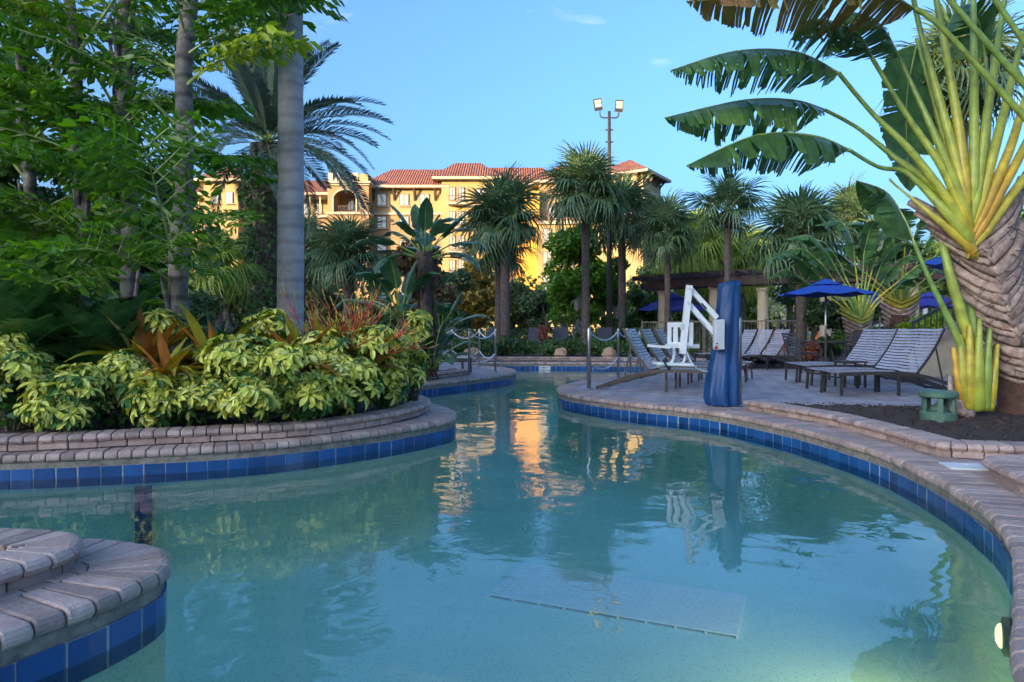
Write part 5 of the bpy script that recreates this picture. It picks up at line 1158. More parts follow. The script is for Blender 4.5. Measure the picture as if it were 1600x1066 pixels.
# other umbrellas
def simple_umb(px, d, r, ze, zt_, m, label, n=8): t = thing('umbrella', label, 'umbrella', (P(px, 500, d).x, d, 0)); umbrella(t, r, ze, zt_, n, m, vent=True); return t
simple_umb(1640, 12.2, 1.95, 2.25, 3.05, 'canvas', 'big royal blue umbrella behind the trunk of the huge fan palm')
simple_umb(1050, 33, 1.75, 1.95, 2.75, 'purple', 'violet canvas umbrella under the pergola beside the stone column'); simple_umb(1090, 36, 1.5, 2.2, 2.85, 'maroon', 'dark red umbrella behind the pergola')
simple_umb(1452, 30, 1.7, 2.0, 2.6, 'purple', 'violet umbrella beyond the far stone column'); simple_umb(1375, 30, 1.2, 2.1, 2.6, 'canvas', 'small blue umbrella behind the orange stalked fan palm')

# flood light pole
fl = thing('flood_light_pole', 'tall dark pole with two flood lights above the palms', 'light pole', (P(952, 500, 28).x, 28, 0)); zf = P(0, 174, 28).z
mb = MB(); mb.tube([(0, 0, 0), (0, 0, zf * .5), (0, 0, zf)], [.14, .10, .06], 12); mb.build('pole', M['bronze'], fl, smooth=True)
for py in (203, 222): mb = MB(); mb.bar((-.16, 0, P(0, py, 28).z), (.16, 0, P(0, py, 28).z), .05); mb.build('step_bar', M['bronze'], fl)
M['lens'] = mat('lamp lens', (0.62, 0.62, 0.55), (0.5, 0.5, 0.45), .15, 20)
for sx_, py, tl in ((-1, 164, .15), (1, 166, -.05)):
    zz = P(0, 184, 28).z; mb = MB(); mb.tube(catmull([(0, 0, zz), (sx_ * .28, 0, zz), (sx_ * .38, 0, zz + .1), (sx_ * .39, 0, zz + .34)], False, .05), .03, 8); arm = mb.build('bracket', M['bronze'], fl, smooth=True)
    c = Vector((sx_ * .40 - (.07 if sx_ < 0 else 0), -.02, P(0, py, 28).z)); mb = MB(); mb.box((0, 0, 0), (.32, .12, .46)); hd = inst('lamp_head', mb.mesh('lamp_head', M['bronze']), fl, TRS(c, (R(12), -tl * 1.2, .0)))
    for dz in (.115, -.035): mb = MB(); mb.box((0, -.065, dz), (.26, .012, .13)); inst('lens', mb.mesh('lens', M['lens']), hd)

# pergola
pg = thing('pergola', 'dark red timber pergola on round stone columns behind the lounger deck', 'pergola', (P(1200, 500, 29).x, 29, 0))
cols = [(1036, 31.5, 454), (1116, 29.5, 447), (1192, 28.3, 449), (1290, 27.5, 445), (1426, 26.0, 440), (1530, 25.5, 440)]
colp = []
for px, d, py in cols:
    x = P(px, 500, d).x; zt2 = P(0, py, d).z; colp.append(Vector((x, d, zt2)))
    mb = MB(); c = Vector((x, d, 0)) - Vector(pg.location); mb.lathe(c, [(.30, 0), (.30, .25), (.235, .3), (.225, 1.2), (.21, zt2 - .2), (.22, zt2 - .19), (.27, zt2 - .12), (.28, zt2 - .02)], 20); mb.build('column', M['column'], pg, smooth=False)
loc = Vector(pg.location)
zb = 2.55
ctop = [Vector((p.x, p.y, 0)) for p in colp]; ctop = [ctop[0] + (ctop[0] - ctop[1]).normalized() * .9] + ctop
for dy in (-.75, .0, .75):
    for a, b in zip(ctop, ctop[1:]):
        mb = MB(); za, zb_ = P(0, 451, 30).z + .05, P(0, 451, 30).z + .05; o_ = Vector((0, dy, 0)); mb.bar(a + o_ + Vector((0, 0, 3.03)), b + o_ + Vector((0, 0, 3.03)), .10, .38); mb.build('beam', M['timber'], pg, world=True)
tot = sum((b - a).length for a, b in zip(ctop, ctop[1:])); acc = 0; k = 0
for a, b in zip(ctop, ctop[1:]):
    L = (b - a).length; t_ = (b - a) / L; nrm_ = Vector((t_.y, -t_.x, 0)); n = int(L / .42)
    for i in range(n):
        q = a + t_ * (i + .5) * L / n; mb = MB(); mb.bar(q + nrm_ * 1.35 + Vector((0, 0, 3.30)), q - nrm_ * 1.35 + Vector((0, 0, 3.30)), .07, .15); mb.build('rafter', M['timber'], pg, world=True)
    for j in range(5):
        o_ = nrm_ * (-1.1 + .55 * j); mb = MB(); mb.bar(a + o_ + Vector((0, 0, 3.402)), b + o_ + Vector((0, 0, 3.402)), .05, .05); mb.build('lath', M['timber'], pg, world=True)
# fences
def fence(label, pts, h, m='fence', sp=.115, thick=.016):
    t = thing('picket_fence', label, 'fence', Vector((*pts[0], 0))); vp = [Vector((*p, 0)) for p in pts]
    mb = MB(); mb.box((0, 0, 0), (thick, thick, h - .12)); pk = mb.mesh('picket', M[m]); mb = MB(); mb.box((0, 0, 0), (.06, .06, h + .04)); ps = mb.mesh('fence_post', M[m])
    for a, b in zip(vp, vp[1:]):
        L = (b - a).length; n = int(L / sp)
        for z in (.1, h - .03): mb = MB(); mb.bar(a + Vector((0, 0, z)), b + Vector((0, 0, z)), .035, .05); mb.build('rail', M[m], t, world=True)
        for i in range(n): q = a.lerp(b, (i + .5) / n) - vp[0]; inst('picket', pk, t, TRS((q.x, q.y, h / 2 + .02)))
        for i in range(int(L / 2.2) + 1): q = a.lerp(b, min(1, i * 2.2 / L)) - vp[0]; inst('fence_post', ps, t, TRS((q.x, q.y, h / 2 + .02)))
    return t
fence('taupe picket fence before the pergola columns', [(P(1003, 500, 27).x, 27), (P(1100, 500, 25).x, 25), (P(1215, 500, 23.5).x, 23.5), (P(1262, 500, 23.5).x, 23.5)], 1.3)
fence('dark picket fence behind the strap loungers and fan palms', [(P(1330, 500, 21).x, 21), (P(1440, 500, 20.4).x, 20.4), (P(1500, 500, 20).x, 20)], 1.25, 'bronze')
# stair with railing right of the loungers
stp = thing('stair_railing', 'sloping tan stone stair wall with a dark picket railing beside the loungers', 'railing', (P(1432, 560, 13.6).x, 13.6, 0)); a = P(1432, 553, 13.6); b = P(1560, 480, 14.2)
mb = MB(); a2 = Vector((a.x, a.y, 0)); b2 = Vector((b.x, b.y, 0)); n_ = Vector((0, .25, 0)); vs = [a2, b2, b, a, a2 + n_, b2 + n_, b + n_, a + n_]; mb.add(vs, [(0, 1, 2, 3), (7, 6, 5, 4), (3, 2, 6, 7), (0, 3, 7, 4), (1, 5, 6, 2)]); mb.build('wall', M['column'], stp, world=True)
mb = MB(); mb.bar(a + Vector((-.03, .12, .04)), b + Vector((0, .12, .04)), .34, .08); mb.build('coping', M['brick'], stp, world=True)
mb = MB(); mb.bar(a + Vector((0, .12, .62)), b + Vector((0, .12, .62)), .05); mb.build('hand_rail', M['bronze'], stp, world=True)
for i in range(15): q = a.lerp(b, i / 14) + Vector((0, .12, 0)); mb = MB(); mb.bar(q + Vector((0, 0, .05)), q + Vector((0, 0, .62)), .018 if i else .045); mb.build('baluster', M['bronze'], stp, world=True)

# water play figures and slide beyond the fence (small, plain shapes)
M['pteal'] = mat('teal paint', (0.08, 0.35, 0.38), None, .4, 5); M['pyel'] = mat('yellow paint', (0.6, 0.5, 0.06), None, .4, 5); M['por'] = mat('orange paint', (0.75, 0.2, 0.04), None, .4, 5)
wf = thing('water_play_figure', 'yellow and teal striped spray post with a round white top behind the fence', 'play structure', (P(1252, 500, 30).x, 30, 0))
mb = MB(); mb.lathe((0, 0, 0), [(.55, 0), (.5, .35), (.3, .42)], 18); mb.build('base', M['pteal'], wf, smooth=True)
for k in range(5): mb = MB(); z = .42 + k * .15; r = .36 - .03 * k; mb.lathe((0, 0, z), [(r, 0), (r * 1.04, .07), (r * .97, .149)], 18); mb.build('stripe', M['pyel' if k % 2 else 'pteal'], wf, smooth=True)
mb = MB(); mb.lathe((0, 0, 1.17), [(.1, 0), (.13, .1), (.2, .16), (.23, .28), (.2, .4), (.1, .47), (.01, .48)], 16); mb.build('top', M['white'], wf, smooth=True)
ws = thing('water_slide', 'curved orange slide tube beside the striped spray post', 'slide', (P(1275, 500, 29.6).x, 29.6, 0)); mb = MB(); mb.tube(catmull([(-.35, 0, 0), (-.2, 0, .3), (.0, 0, .5), (.2, 0, .85)], False, .08), .10, 10); mb.build('tube', M['por'], ws, smooth=True)
ws = thing('water_slide', 'red and orange slide tube behind the round column', 'slide', (P(1215, 500, 30.5).x, 30.5, 0)); mb = MB(); mb.tube(catmull([(.35, 0, 0), (.25, 0, .45), (.05, 0, .7), (-.12, 0, .95)], False, .08), .13, 10); mb.build('tube', M['por'], ws, smooth=True)
pf = thing('play_tower', 'white play tower with an orange trimmed slide behind the far column', 'play structure', (P(1420, 500, 33).x, 33, 0))
for x in (-.95, -.55, .8): mb = MB(); mb.tube([(x, 0, 0), (x, 0, 2.2)], .11, 10); mb.build('tower_post', M['white'], pf, smooth=True)
mb = MB(); mb.box((-.1, .2, 2.25), (2.3, 1.4, .16)); mb.build('roof', M['white'], pf); mb = MB(); mb.box((-.1, .3, 1.2), (2.2, 1.2, .14)); mb.build('platform', M['white'], pf)
mb = MB(); mb.lathe((1.1, -.8, 0), [(.55, 0), (.5, .9), (.3, 1.3), (.05, 1.4)], 18); mb.build('slide_mouth', M['white'], pf, smooth=True); mb = MB(); mb.tube([(1.1 + .5 * math.cos(a), -1.32, .75 + .5 * math.sin(a)) for a in np.linspace(0, 6.283, 20)], .07, 6); mb.build('trim_ring', M['por'], pf, smooth=True)
# ---------------------------------------------------------------- palms and trees beyond the pool
def sab(label, px, d, py_crown, tr, n=42, s=1.0, seed=0, lean=(0, 0), fans=None, low=-40, z0=0.0, boots=True):
    b = Vector((P(px, 500, d).x, d, z0)); h = P(0, py_crown, d).z - z0 ; b.x -= lean[0]
    return sabal(label, b, h, tr, n, s, lean, boots, None, fans, seed, low=low)
sab('fan palm with a twin trunk look rising from the far bed before the golden tree', 787, 22.6, 345, .17, 34, 1.0, 1, (-.05, 0), z0=.08)
sab('shorter fan palm close behind the far bed palm, its crown tucked below', 780, 23.6, 392, .15, 20, .85, 2, z0=.05)
sab('tallest fan palm with a bushy crown beside the flood light pole', 915, 25.5, 303, .16, 38, 1.1, 3)
sab('fan palm behind the flood light pole with drooping fronds', 972, 29, 342, .17, 32, 1.15, 4, low=-52)
sab('fan palm before the end of the pergola', 1043, 26.5, 366, .12, 30, .9, 5)
sab('slim fan palm with a sparse upright crown over the pergola roof', 1137, 24, 330, .13, 18, .95, 6, low=-30)
sab('fan palm behind the blue umbrella with a shaggy trunk', 1252, 19.5, 372, .16, 28, .95, 7)
sab('small fan palm in front of the hotel bay', 545, 25, 405, .22, 32, 1.0, 8)
sab('fan palm half hidden behind the smooth grey trunk', 470, 28, 390, .2, 28, 1.0, 9)
sab('pale weeping fan palm behind the pergola', 1090, 34, 395, .2, 44, 1.25, 10, fans=CFAN, low=-50)
sab('second pale weeping fan palm behind the pergola beams', 1160, 37, 412, .2, 36, 1.2, 11, fans=CFAN, low=-50)
sab('tall fan palm far behind the huge fan palm stalks', 1500, 17, 120, .17, 30, 1.05, 12)
sab('fan palm beyond the pergola at the side of the big blue umbrella', 1330, 31, 345, .18, 28, 1.1, 13)
sab('low bright fan palm under the date palm', 340, 15, 425, .13, 16, .55, 14, fans=CFAN, low=-30, boots=False)
def T(px, d, z=0): return Vector((P(px, 500, d).x, d, z))
def mtree(name, label, px, d, py_top, py_bot, wpx, m, n, size, seed, nb=12, bark='wood', stems=1, cone=0.0, **kw):
    zt_, zb_ = P(0, py_top, d).z, max(.2, P(0, py_bot, d).z); rx = wpx / 2 / F * d; zc = (zt_ + zb_) / 2; rz = (zt_ - zb_) / 2
    r = min(rx, rz)
    bl = blobset(nb, rx * .78, rx * .6, zc, rz * .78, r * .3, r * .48, seed, cone)
    return tree(name, label, T(px, d), max(.6, zc * .9), .035 * zt_ ** .8 + .03, bl, n, size, M[m] and m, None, bark, stems, **kw)
mtree('cypress_tree', 'golden yellow feathery tree by the sunlit hotel wall', 745, 44, 398, 512, 125, 'gold', 9000, .26, 1, 18, cone=.6)
mtree('cypress_tree', 'olive gold feathery tree next to the golden one', 800, 46, 430, 515, 110, 'olive', 7000, .26, 2, 14, cone=.4)
mtree('broadleaf_tree', 'bright green layered tree between the tallest fan palms', 893, 31, 348, 515, 120, 'bright_green', 12000, .22, 3, 20, 'palewood', 3, flat=.75)
mtree('broadleaf_tree', 'bright green lower tree behind the flood light pole', 950, 32, 400, 520, 80, 'bright_green', 7000, .2, 31, 14, 'palewood', 2, flat=.75)
mtree('broadleaf_tree', 'dark green tree behind the bright layered tree', 850, 40, 455, 520, 90, 'dark_green', 5000, .26, 4, 10)
mtree('magnolia_tree', 'copper brown leaved tree behind the bird of paradise', 655, 32, 375, 512, 115, 'copper', 8000, .24, 5, 16)
mtree('broadleaf_tree', 'olive green tree in front of the hotel bay', 500, 34, 400, 515, 110, 'olive', 7000, .22, 6, 14)
mtree('broadleaf_tree', 'dusky green tree left of the small fan palm', 420, 30, 350, 515, 120, 'dark_green', 8000, .22, 7, 14)
mtree('broadleaf_tree', 'grey green tree showing between the palm trunks', 360, 26, 340, 515, 110, 'olive', 8000, .2, 8, 14)
mtree('broadleaf_tree', 'dense green tree behind the fishtail palm stems', 240, 17, 250, 515, 170, 'dark_green', 14000, .16, 9, 20)
mtree('broadleaf_tree', 'wide green tree at the back of the fishtail clump', 110, 15, 180, 515, 230, 'mid_green', 18000, .16, 10, 24)
mtree('broadleaf_tree', 'leafy tree closing the corner beyond the cycads', -30, 13, 60, 515, 230, 'mid_green', 18000, .15, 11, 24)
mtree('broadleaf_tree', 'shady green tree behind the cypress and hotel corner', 700, 42, 425, 518, 90, 'dark_green', 5000, .26, 12, 10)
mtree('broadleaf_tree', 'dark evergreen behind the pergola end', 1010, 42, 400, 520, 110, 'dark_green', 7000, .28, 13, 14)
mtree('broadleaf_tree', 'mid green tree under the pergola end palm', 1000, 34, 440, 520, 70, 'mid_green', 5000, .2, 14, 10)
mtree('broadleaf_tree', 'lime yellow tree above the pergola roof', 1165, 44, 372, 480, 100, 'lime', 7000, .28, 15, 14)
mtree('broadleaf_tree', 'airy dark tree between pergola and fan palm', 1235, 46, 330, 480, 110, 'dark_green', 4500, .28, 16, 16)
mtree('broadleaf_tree', 'green tree filling the view below the pergola beams', 1090, 46, 440, 520, 120, 'mid_green', 6000, .28, 17, 12)
mtree('broadleaf_tree', 'bright tree seen between the stone columns', 1160, 42, 450, 520, 90, 'bright_green', 5000, .26, 18, 10)
mtree('broadleaf_tree', 'mid green tree beyond the blue umbrella', 1270, 38, 380, 520, 110, 'mid_green', 7000, .24, 19, 14)
mtree('broadleaf_tree', 'dark tree beyond the orange stalked fan palm', 1390, 40, 350, 520, 130, 'dark_green', 8000, .26, 20, 14)
mtree('broadleaf_tree', 'lime tinted tree behind the far stone column', 1490, 38, 340, 520, 130, 'mid_green', 8000, .26, 21, 14)
mtree('broadleaf_tree', 'bright tree beyond the big blue umbrella', 1600, 36, 300, 520, 160, 'bright_green', 9000, .24, 22, 16)
mtree('broadleaf_tree', 'tall dark tree at the right end of the garden', 1700, 30, 220, 520, 200, 'dark_green', 9000, .24, 23, 16)
# far wood that closes the horizon
bl = []
rg = random.Random(77)
for i in range(170):
    x = rg.uniform(-120, 130); y = rg.uniform(62, 76) if x < -32 or x > 18 else rg.uniform(48, 60); z = rg.uniform(.5, 3.6) if -32 < x < 18 else rg.uniform(.5, 6.5); r = rg.uniform(2, 3.6); bl.append((x, y, z, r * 1.3, r, r * .8))
fw = leafcloud('distant_wood', bl, 42000, .6, M['dark_green']); tag(fw, 'dark belt of distant trees closing the horizon', 'trees', kind='stuff')
# clipped hedge and shrubs of the far bed
hd = thing('hedge', 'long clipped dark green hedge behind the far bed', 'hedge', (0, 28.6, 0))
bx_ = [(x, 0, .55, .7, .45, .55) for x in np.arange(-7.5, 8.5, .7)]; leafcloud('foliage', bx_, 12000, .11, M['hedge'], hd, shell=.6)
mb = MB(); [mb.tube([(x, 0, 0), (x, 0, .6)], .03, 5) for x in np.arange(-7.5, 8.5, .7)]; tag(mb.build('stems', M['wood'], hd), kind='stuff')
for i, x in enumerate(np.arange(-2.4, 5.6, .72)):
    y = 22.4 + .5 * math.sin(i * 2.1); t = thing('low_shrub', ('feathery shrub in the far bed beside the twin palm trunks' if abs(x + .3) < .8 else 'feathery shrub in the far bed on the rope post side of the palm trunks' if x < -.9 else 'feathery shrub in the far bed by the pointed tan boulder' if 1 < x < 2.6 else 'feathery shrub in the far bed past the pointed tan boulder' if x >= 2.6 else 'feathery shrub in the far bed between palm trunks and pointed boulder'), 'shrub', (x, y, .1), 'feathery shrubs in the far bed')
    s_ = random.uniform(.8, 1.1); leafcloud('foliage', [(random.uniform(-.2, .2), random.uniform(-.15, .15), .32 * s_, .42 * s_, .36 * s_, .34 * s_) for _ in range(3)], 900, .09, M['mid_green' if i % 3 else 'hedge'], t, flat=.2, shell=.4)
    mb = MB(); mb.tube([(0, 0, 0), (.02, 0, .3)], [.03, .015], 5); mb.build('stem', M['wood'], t)
for i, (px, py, s_, lab) in enumerate([(884, 563, .2, 'pointed tan boulder in the middle of the far bed'), (735, 562, .28, 'rounded tan boulder by the peninsula posts'), (962, 562, .28, 'tan boulder behind the rope post in the far bed')]):
    g = G(px, py, .1); t = thing('boulder', lab, 'boulder', (g.x, max(20.8, g.y), .08)); mb = MB(); vs = []; fs = []; rg = random.Random(i)
    for a in range(5):
        for b in range(7):
            th, ph = math.pi * (a + .0) / 4, 2 * math.pi * b / 7 + .3 * a; q = Vector((math.sin(th) * math.cos(ph), math.sin(th) * math.sin(ph), math.cos(th))); k = rg.uniform(.6, 1.25); vs.append((q.x * s_ * k, q.y * s_ * .7 * k, q.z * s_ * (1.1 if i == 0 else .8) * k + .12))
    for a in range(4):
        for b in range(7): fs.append((a * 7 + b, (a + 1) * 7 + b, (a + 1) * 7 + (b + 1) % 7, a * 7 + (b + 1) % 7))
    mb.add(vs, fs); mb.build('stone', M['rock'], t)
def bush(label, px, d, h, w, m, n, size, seed, name='shrub'):
    t = thing(name, label, 'shrub', T(px, d)); leafcloud('foliage', blobset(7, w * .6, w * .5, h * .5, h * .38, w * .3, w * .5, seed), n, size, M[m], t, shell=.4); mb = MB(); mb.tube([(0, 0, 0), (0, 0, h * .5)], [.04, .02], 5); mb.build('stem', M['wood'], t)
bush('dense dark green shrub behind the umbrella table', 1300, 18.2, 1.75, 1.0, 'dark_green', 5000, .12, 1); bush('dense shrub between the umbrella and the fan palm trunk', 1325, 17.4, 1.4, .6, 'mid_green', 2600, .12, 2)
bush('low red leaved shrub beside the umbrella table', 1268, 17.4, .75, .35, 'redleaf', 700, .12, 3, 'red_shrub'); bush('yellow green shrub along the dark fence', 1445, 17.5, 1.25, .8, 'lime', 2600, .1, 4); bush('green shrub behind the strap loungers', 1400, 18.5, 1.1, .7, 'mid_green', 2000, .1, 5)
bush('orange red flowering shrub behind the far sling loungers', 850, 27.6, 1.25, .45, 'redleaf', 800, .1, 6, 'flower_shrub'); bush('dark shrub at the side of the fence end', 995, 24, 1.0, .7, 'hedge', 2200, .1, 7); bush('lime shrub beside the stair railing', 1475, 15.6, 1.5, .6, 'lime', 2200, .1, 8)
bush('dark shrub mass under the fan palm behind the blue umbrella', 1570, 20, 2.4, 1.6, 'dark_green', 5000, .14, 9); bush('deep green shrub behind the strap leaved clumps', 300, 11.8, 1.5, 1.2, 'dark_green', 6000, .12, 10); bush('deep green shrub behind the cycads', 60, 9.8, 1.9, 1.4, 'mid_green', 7000, .12, 11); bush('dark shrub in the middle of the long bed', 190, 8.6, 1.5, 1.0, 'mid_green', 5000, .11, 12)
bush('green shrub behind the bird of paradise', 600, 16.5, 1.3, 1.1, 'mid_green', 4500, .12, 13); bush('dark shrub past the strap leaved clump beside the smooth trunk', 520, 13.2, 1.2, 1.0, 'dark_green', 4000, .12, 14)

# ---------------------------------------------------------------- the hotel
BD = 84.0
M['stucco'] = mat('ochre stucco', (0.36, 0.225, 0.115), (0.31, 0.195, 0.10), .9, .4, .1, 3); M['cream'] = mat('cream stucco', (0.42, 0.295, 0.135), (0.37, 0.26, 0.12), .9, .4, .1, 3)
M['trim'] = mat('pale trim', (0.5, 0.41, 0.31), (0.44, 0.36, 0.27), .85, .6); M['orange'] = mat('orange stucco', (0.72, 0.36, 0.06), (0.66, 0.32, 0.05), .9, .4); M['glass'] = mat('window glass', (0.22, 0.24, 0.26), (0.42, 0.40, 0.36), .08, .25, spec=.8); M['frame'] = mat('bronze window frame', (0.09, 0.06, 0.05), None, .5, 3)
M['recess'] = mat('balcony recess wall', (0.42, 0.30, 0.18), (0.36, 0.25, 0.15), .9, .5)
def roof_mat():
    m = mat('terracotta tile', (0.30, 0.105, 0.065), (0.20, 0.075, 0.055), .85, .9); t = m.node_tree; b = t.nodes['Principled BSDF']; co = t.nodes.new('ShaderNodeTexCoord')
    wv = t.nodes.new('ShaderNodeTexWave'); wv.inputs['Scale'].default_value = 1.0; wv.bands_direction = 'X'; wv.inputs['Distortion'].default_value = .3; t.links.new(co.outputs['Object'], wv.inputs[0])
    bp = t.nodes.new('ShaderNodeBump'); bp.inputs['Distance'].default_value = .15; bp.inputs['Strength'].default_value = .8; t.links.new(wv.outputs['Fac'], bp.inputs['Height']); t.links.new(bp.outputs[0], b.inputs['Normal']); return m
M['roof'] = roof_mat()
ht = thing('hotel_building', 'long ochre hotel with terracotta roofs, arched loggia and corner tower behind the palms', 'building', (0, BD, 0))
def bxp(name, x0, x1, y0, y1, Y, dep, m, parent=None, ybot=None):
    a, b = P(x0, y0, Y), P(x1, y1, Y); mb = MB(); z1 = a.z; z0 = b.z
    mb.box(((a.x + b.x) / 2, Y + dep / 2, (z0 + z1) / 2), (b.x - a.x, dep, z1 - z0))
    if parent is None: return mb.build(name, M[m], ht, world=True)
    o = mb.build(name, M[m], parent); o.location = -Vector(ht.location); return o
def win(x0, x1, y0, y1, Y, arch=False):
    f = bxp('window', x0, x1, y0, y1, Y - .10, .12, 'frame'); xm = (x0 + x1) / 2; g = .9
    for q0, q1 in ((x0 + g, xm - g * .4), (xm + g * .4, x1 - g)): bxp('pane', q0, q1, y0 + g, y1 - g, Y - .16, .06, 'glass', f)
    bxp('sill', x0 - 1, x1 + 1, y1, y1 + 1.2, Y - .3, .32, 'trim', f)
def roof(name, x0, x1, ye, yr, Y, dep, hip=(1, 1), over=1.0):
    a, b = P(x0, ye, Y), P(x1, ye, Y); zr = P(0, yr, Y + dep / 2).z; yb = Y + dep; h = dep / 2
    x0_, x1_ = a.x - over, b.x + over; y0_, y1_ = Y - over, yb + over; z0 = a.z; L0 = x0_ + (h + over) * hip[0] * .8; L1 = x1_ - (h + over) * hip[1] * .8
    ym = (y0_ + y1_) / 2; zt2 = zr
    if L0 > L1: L0 = L1 = (L0 + L1) / 2
    mb = MB(); vs = [(x0_, y0_, z0), (x1_, y0_, z0), (x1_, y1_, z0), (x0_, y1_, z0), (L0, ym, zt2), (L1, ym, zt2)]; mb.add(vs, [(0, 1, 5, 4), (1, 2, 5), (2, 3, 4, 5), (3, 0, 4), (0, 3, 2, 1)]); r = mb.build(name, M['roof'], ht, world=True)
    mb = MB(); mb.box(((x0_ + x1_) / 2, (y0_ + y1_) / 2, z0 - .17), (x1_ - x0_ - .1, y1_ - y0_ - .1, .33)); o = mb.build('eave', M['trim'], r); o.location = -Vector(ht.location); return r
def bracket(x, y0, y1, Y):
    a = P(x, y0, Y); b = P(x, y1, Y); mb = MB(); mb.bar((a.x, Y - .05, b.z), (a.x, Y - .05, a.z), .22, .12); mb.bar((a.x, Y - .1, b.z + .1), (a.x, Y - .95, a.z - .05), .22, .16); mb.bar((a.x, Y - .05, a.z - .06), (a.x, Y - 1.0, a.z - .06), .22, .16); mb.build('roof_bracket', M['frame'], ht, world=True)
GB = 528
# left wing with recessed galleries
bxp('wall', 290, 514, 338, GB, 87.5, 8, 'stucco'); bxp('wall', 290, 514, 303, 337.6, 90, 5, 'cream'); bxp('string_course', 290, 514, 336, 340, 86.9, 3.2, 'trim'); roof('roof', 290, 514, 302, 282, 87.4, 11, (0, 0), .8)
for x in (310, 345, 380, 415, 445, 484, 500): 
    bxp('gallery_post', x - 1, x + 1, 303, 337, 87.3, .25, 'trim')
for x0 in (320, 355, 390, 420, 471, 492): win(x0, x0 + 12, 313, 335, 90)
for y in (352, 389, 426, 462):
    for x0 in (320, 360, 400, 440, 475, 495): win(x0, x0 + 11, y, y + 19, 87.5)
# a raised block far left behind the palms
bxp('wall', 318, 372, 282, GB, 85.6, 8, 'cream'); roof('roof', 318, 372, 281, 258, 85.6, 8, (1, 1), 1.0); win(330, 342, 300, 318, 85.6); win(352, 364, 300, 318, 85.6)
# bay with arched loggia, built as piers, floors and an arch
bay = 83.5
for x0, x1 in ((512, 522), (556, 576)): bxp('bay_pier', x0, x1, 289, GB, bay, 6, 'stucco')
for y0, y1 in ((333, 345), (376, 384), (414, 422), (452, 460)): bxp('bay_floor', 522, 556, y0, y1, bay + .02, 5.8, 'stucco')
bxp('bay_back', 521, 557, 290, GB, bay + 3.2, .4, 'recess')
for y0 in (305, 350, 389, 427): win(525, 533, y0 + 3, y0 + 24, bay + 3.2); win(543, 553, y0 + 3, y0 + 24, bay + 3.2)
a = P(522, 310, bay); b = P(556, 310, bay); zc = P(0, 289, bay).z; mb = MB(); n = 12; vs = []; fs = []
for i in range(n + 1):
    u = i / n; x = a.x + (b.x - a.x) * u; z = P(0, 308, bay).z + (P(0, 297, bay).z - P(0, 308, bay).z) * math.sin(math.pi * u) ** .6
    vs += [(x, bay + .01, z), (x, bay + .01, zc), (x, bay + .6, z), (x, bay + .6, zc)]
    if i: q = 4 * (i - 1); fs += [(q, q + 4, q + 5, q + 1), (q + 2, q + 3, q + 7, q + 6), (q, q + 2, q + 6, q + 4)]
mb.add(vs, fs); mb.build('arch', M['stucco'], ht, world=True)
mb = MB(); pts = [(a.x - .1, bay - .06, P(0, 331, bay).z)] + [(a.x - .1 + (b.x - a.x + .2) * i / n, bay - .06, P(0, 308, bay).z + (P(0, 296.3, bay).z - P(0, 308, bay).z) * math.sin(math.pi * i / n) ** .6) for i in range(n + 1)] + [(b.x + .1, bay - .06, P(0, 331, bay).z)]
for p, q in zip(pts, pts[1:]): mb.bar(p, q, .14, .26, up=(0, 1, 0))
mb.build('arch_trim', M['trim'], ht, world=True)
bxp('bay_roof', 511, 577, 285, 289.5, bay - .3, 6.6, 'trim'); bxp('cornice', 509.5, 578.5, 283, 286, bay - .6, 7, 'trim'); bxp('string_course', 510.5, 577.5, 331, 335, bay - .3, 6.4, 'trim')
for x0, x1 in ((513, 520), (551, 560)): bxp('parapet_pier', x0, x1, 270, 283, bay - .1, 1.0, 'trim')
bxp('parapet_wall', 560, 575, 272, 283, bay, 5.5, 'cream')
bxp('parapet_rail', 520, 551, 271, 272.6, bay + .1, .3, 'trim'); bxp('parapet_base', 520, 551, 280, 283, bay + .05, .5, 'trim')
for i in range(11): x = 521.5 + i * 2.8; bxp('baluster', x - .6, x + .6, 272.6, 280, bay + .15, .2, 'trim')
mb = MB(); c = P(518, 270, bay + .4); mb.lathe(c, [(.12, 0), (.28, .15), (.33, .4), (.22, .62), (.05, .75)], 12); mb.build('finial', M['frame'], ht, world=True, smooth=True)
for y0, y1 in ((322, 332), (366, 376), (404, 414)):
    for i in range(12): x = 523.5 + i * 2.8; bxp('railing_bar', x - .25, x + .25, y0, y1, bay + .3, .04, 'frame')
    bxp('hand_rail', 522, 556, y0 - .4, y0 + .3, bay + .28, .08, 'frame')
# middle block
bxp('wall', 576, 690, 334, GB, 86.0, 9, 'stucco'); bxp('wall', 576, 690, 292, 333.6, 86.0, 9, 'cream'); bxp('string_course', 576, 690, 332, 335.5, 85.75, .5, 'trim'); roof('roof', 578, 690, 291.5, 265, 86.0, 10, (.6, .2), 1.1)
for x in (584, 616, 648, 680): bracket(x, 293, 314, 86.0)
for y0 in (303, 338, 375, 412, 449):
    for x0 in (589, 624, 656): win(x0, x0 + 15, y0, y0 + 18.5, 86.0)
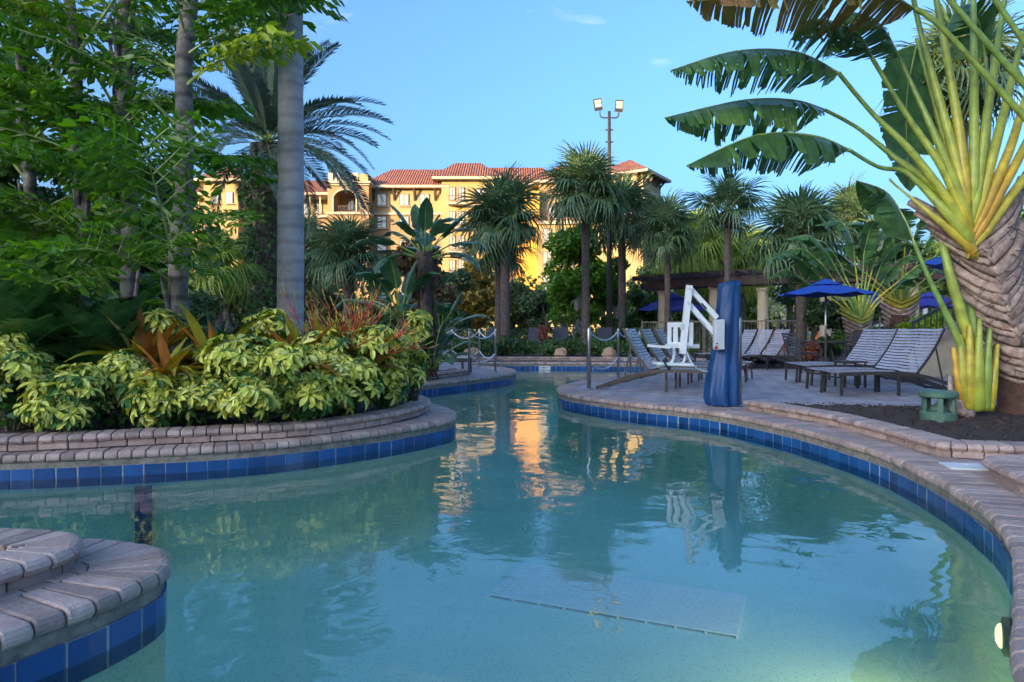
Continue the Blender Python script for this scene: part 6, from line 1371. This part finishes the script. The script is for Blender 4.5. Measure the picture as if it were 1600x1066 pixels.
# golden blocks
bxp('wall', 690, 772, 279, GB, 85.0, 10, 'cream'); roof('roof', 688, 772, 278, 255, 85.0, 10, (.5, .6), 1.0)
for y0 in (292, 330, 368, 406, 444):
    bxp('balcony_slab', 700, 728, y0 + 24, y0 + 27, 83.7, 1.3, 'trim'); win(702, 712, y0, y0 + 22, 85.0); win(716, 726, y0, y0 + 22, 85.0); win(744, 757, y0 + 2, y0 + 20, 85.0)
    for i in range(10): x = 701 + i * 2.9; bxp('railing_bar', x - .25, x + .25, y0 + 14, y0 + 24, 83.75, .05, 'frame')
    bxp('hand_rail', 700, 728, y0 + 13.4, y0 + 14.2, 83.73, .08, 'frame')
bxp('wall', 772, 830, 289, GB, 88.0, 8, 'cream'); roof('roof', 768, 870, 288, 262, 88.0, 9, (0, .6), 1.0)
for y0 in (300, 337, 374, 411): win(781, 794, y0, y0 + 19, 88.0)
bxp('wall', 806, 843, 296, GB, 85.4, 3, 'orange')
bxp('wall', 841, 935, 350, GB, 83.2, 9, 'cream'); bxp('cornice', 839.5, 936.5, 345, 350, 82.8, 9.5, 'trim'); bxp('wall', 842, 935, 284, 345, 86.6, 6, 'stucco'); roof('roof', 842, 940, 283, 258, 86.6, 8, (1, 0), .8)
for y0 in (357, 393, 430): win(848, 862, y0, y0 + 26, 83.2); win(872, 886, y0, y0 + 22, 83.2); win(905, 919, y0, y0 + 22, 83.2)
for x0 in (857, 885, 912): win(x0, x0 + 11, 318, 341, 86.6)
for i in range(16): x = 844 + i * 5.6; bxp('railing_bar', x - .3, x + .3, 334, 345, 83.4, .05, 'frame')
# corner tower, turned so two faces show
tw = thing('hotel_tower', 'square cream tower with a pyramid terracotta roof and bracketed eaves at the hotel end', 'building', (P(984, 300, 80).x, 80, 0), None, R(-33))
zE, zA = P(0, 279, 80).z, P(0, 256, 80).z; hw = 2.75
mb = MB(); mb.box((0, 0, zE / 2), (2 * hw, 2 * hw, zE)); mb.build('wall', M['cream'], tw)
mb = MB(); q = hw + 1.0; mb.add([(-q, -q, zE), (q, -q, zE), (q, q, zE), (-q, q, zE), (0, 0, zA + .5)], [(0, 1, 4), (1, 2, 4), (2, 3, 4), (3, 0, 4), (3, 2, 1, 0)]); rf = mb.build('roof', M['roof'], tw)
mb = MB(); mb.box((0, 0, zE - .14), (2 * q - .08, 2 * q - .08, .26)); inst('eave', mb.mesh('eave', M['trim']), rf)
for z, w in ((P(0, 308, 80).z, .25), (P(0, 322, 80).z, .35)): mb = MB(); mb.box((0, 0, z), (2 * hw + w * 2, 2 * hw + w * 2, .3)); mb.build('string_course', M['trim'], tw)
for sx_, sy_ in ((0, -1), (1, 0), (-1, 0)):
    for k in range(5):
        u = (k - 2) * 1.15; n_ = Vector((sx_, sy_, 0)); s_ = Vector((-sy_, sx_, 0)); p = n_ * hw + s_ * u; mb = MB(); mb.bar(p + Vector((0, 0, zE - 1.1)), p + n_ * .75 + Vector((0, 0, zE - .35)), .2, .18); mb.bar(p + n_ * .0 + Vector((0, 0, zE - .38)), p + n_ * .85 + Vector((0, 0, zE - .38)), .2, .16); mb.build('roof_bracket', M['frame'], tw)
    for k in range(3):
        u = (k - 1) * 1.5; n_ = Vector((sx_, sy_, 0)); s_ = Vector((-sy_, sx_, 0)); c = n_ * (hw + .03) + s_ * u; mb = MB(); pts = [(-.42, -.7), (.42, -.7), (.42, .35), (.3, .62), (0, .75), (-.3, .62), (-.42, .35)]
        z = P(0, 296, 80).z; vs = [c + s_ * x + Vector((0, 0, z + y)) for x, y in pts] + [c - n_ * .2 + s_ * x + Vector((0, 0, z + y)) for x, y in pts]; mb.add(vs, [tuple(range(7)), tuple(range(13, 6, -1))] + [(i, i + 7, (i + 1) % 7 + 7, (i + 1) % 7) for i in range(7)]); mb.build('arched_window', M['recess'], tw)
bpy.context.view_layer.update()
# unseen block added far behind the view to keep the sun off the pool
blk = thing('shade_block', 'long ochre roofed block added out of view to shade the pool garden', 'building', (-SUN_DIR.x * 150, -SUN_DIR.y * 150, 0), None, math.atan2(SUN_DIR.y, SUN_DIR.x))
mb = MB(); mb.box((0, 0, 14), (14, 260, 28)); mb.build('wall', M['stucco'], blk)
mb = MB(); mb.add([(-8, -131, 28), (8, -131, 28), (8, 131, 28), (-8, 131, 28), (0, -126, 31), (0, 126, 31)], [(0, 1, 4), (1, 2, 5, 4), (2, 3, 5), (3, 0, 4, 5), (3, 2, 1, 0)]); mb.build('roof', M['roof'], blk)
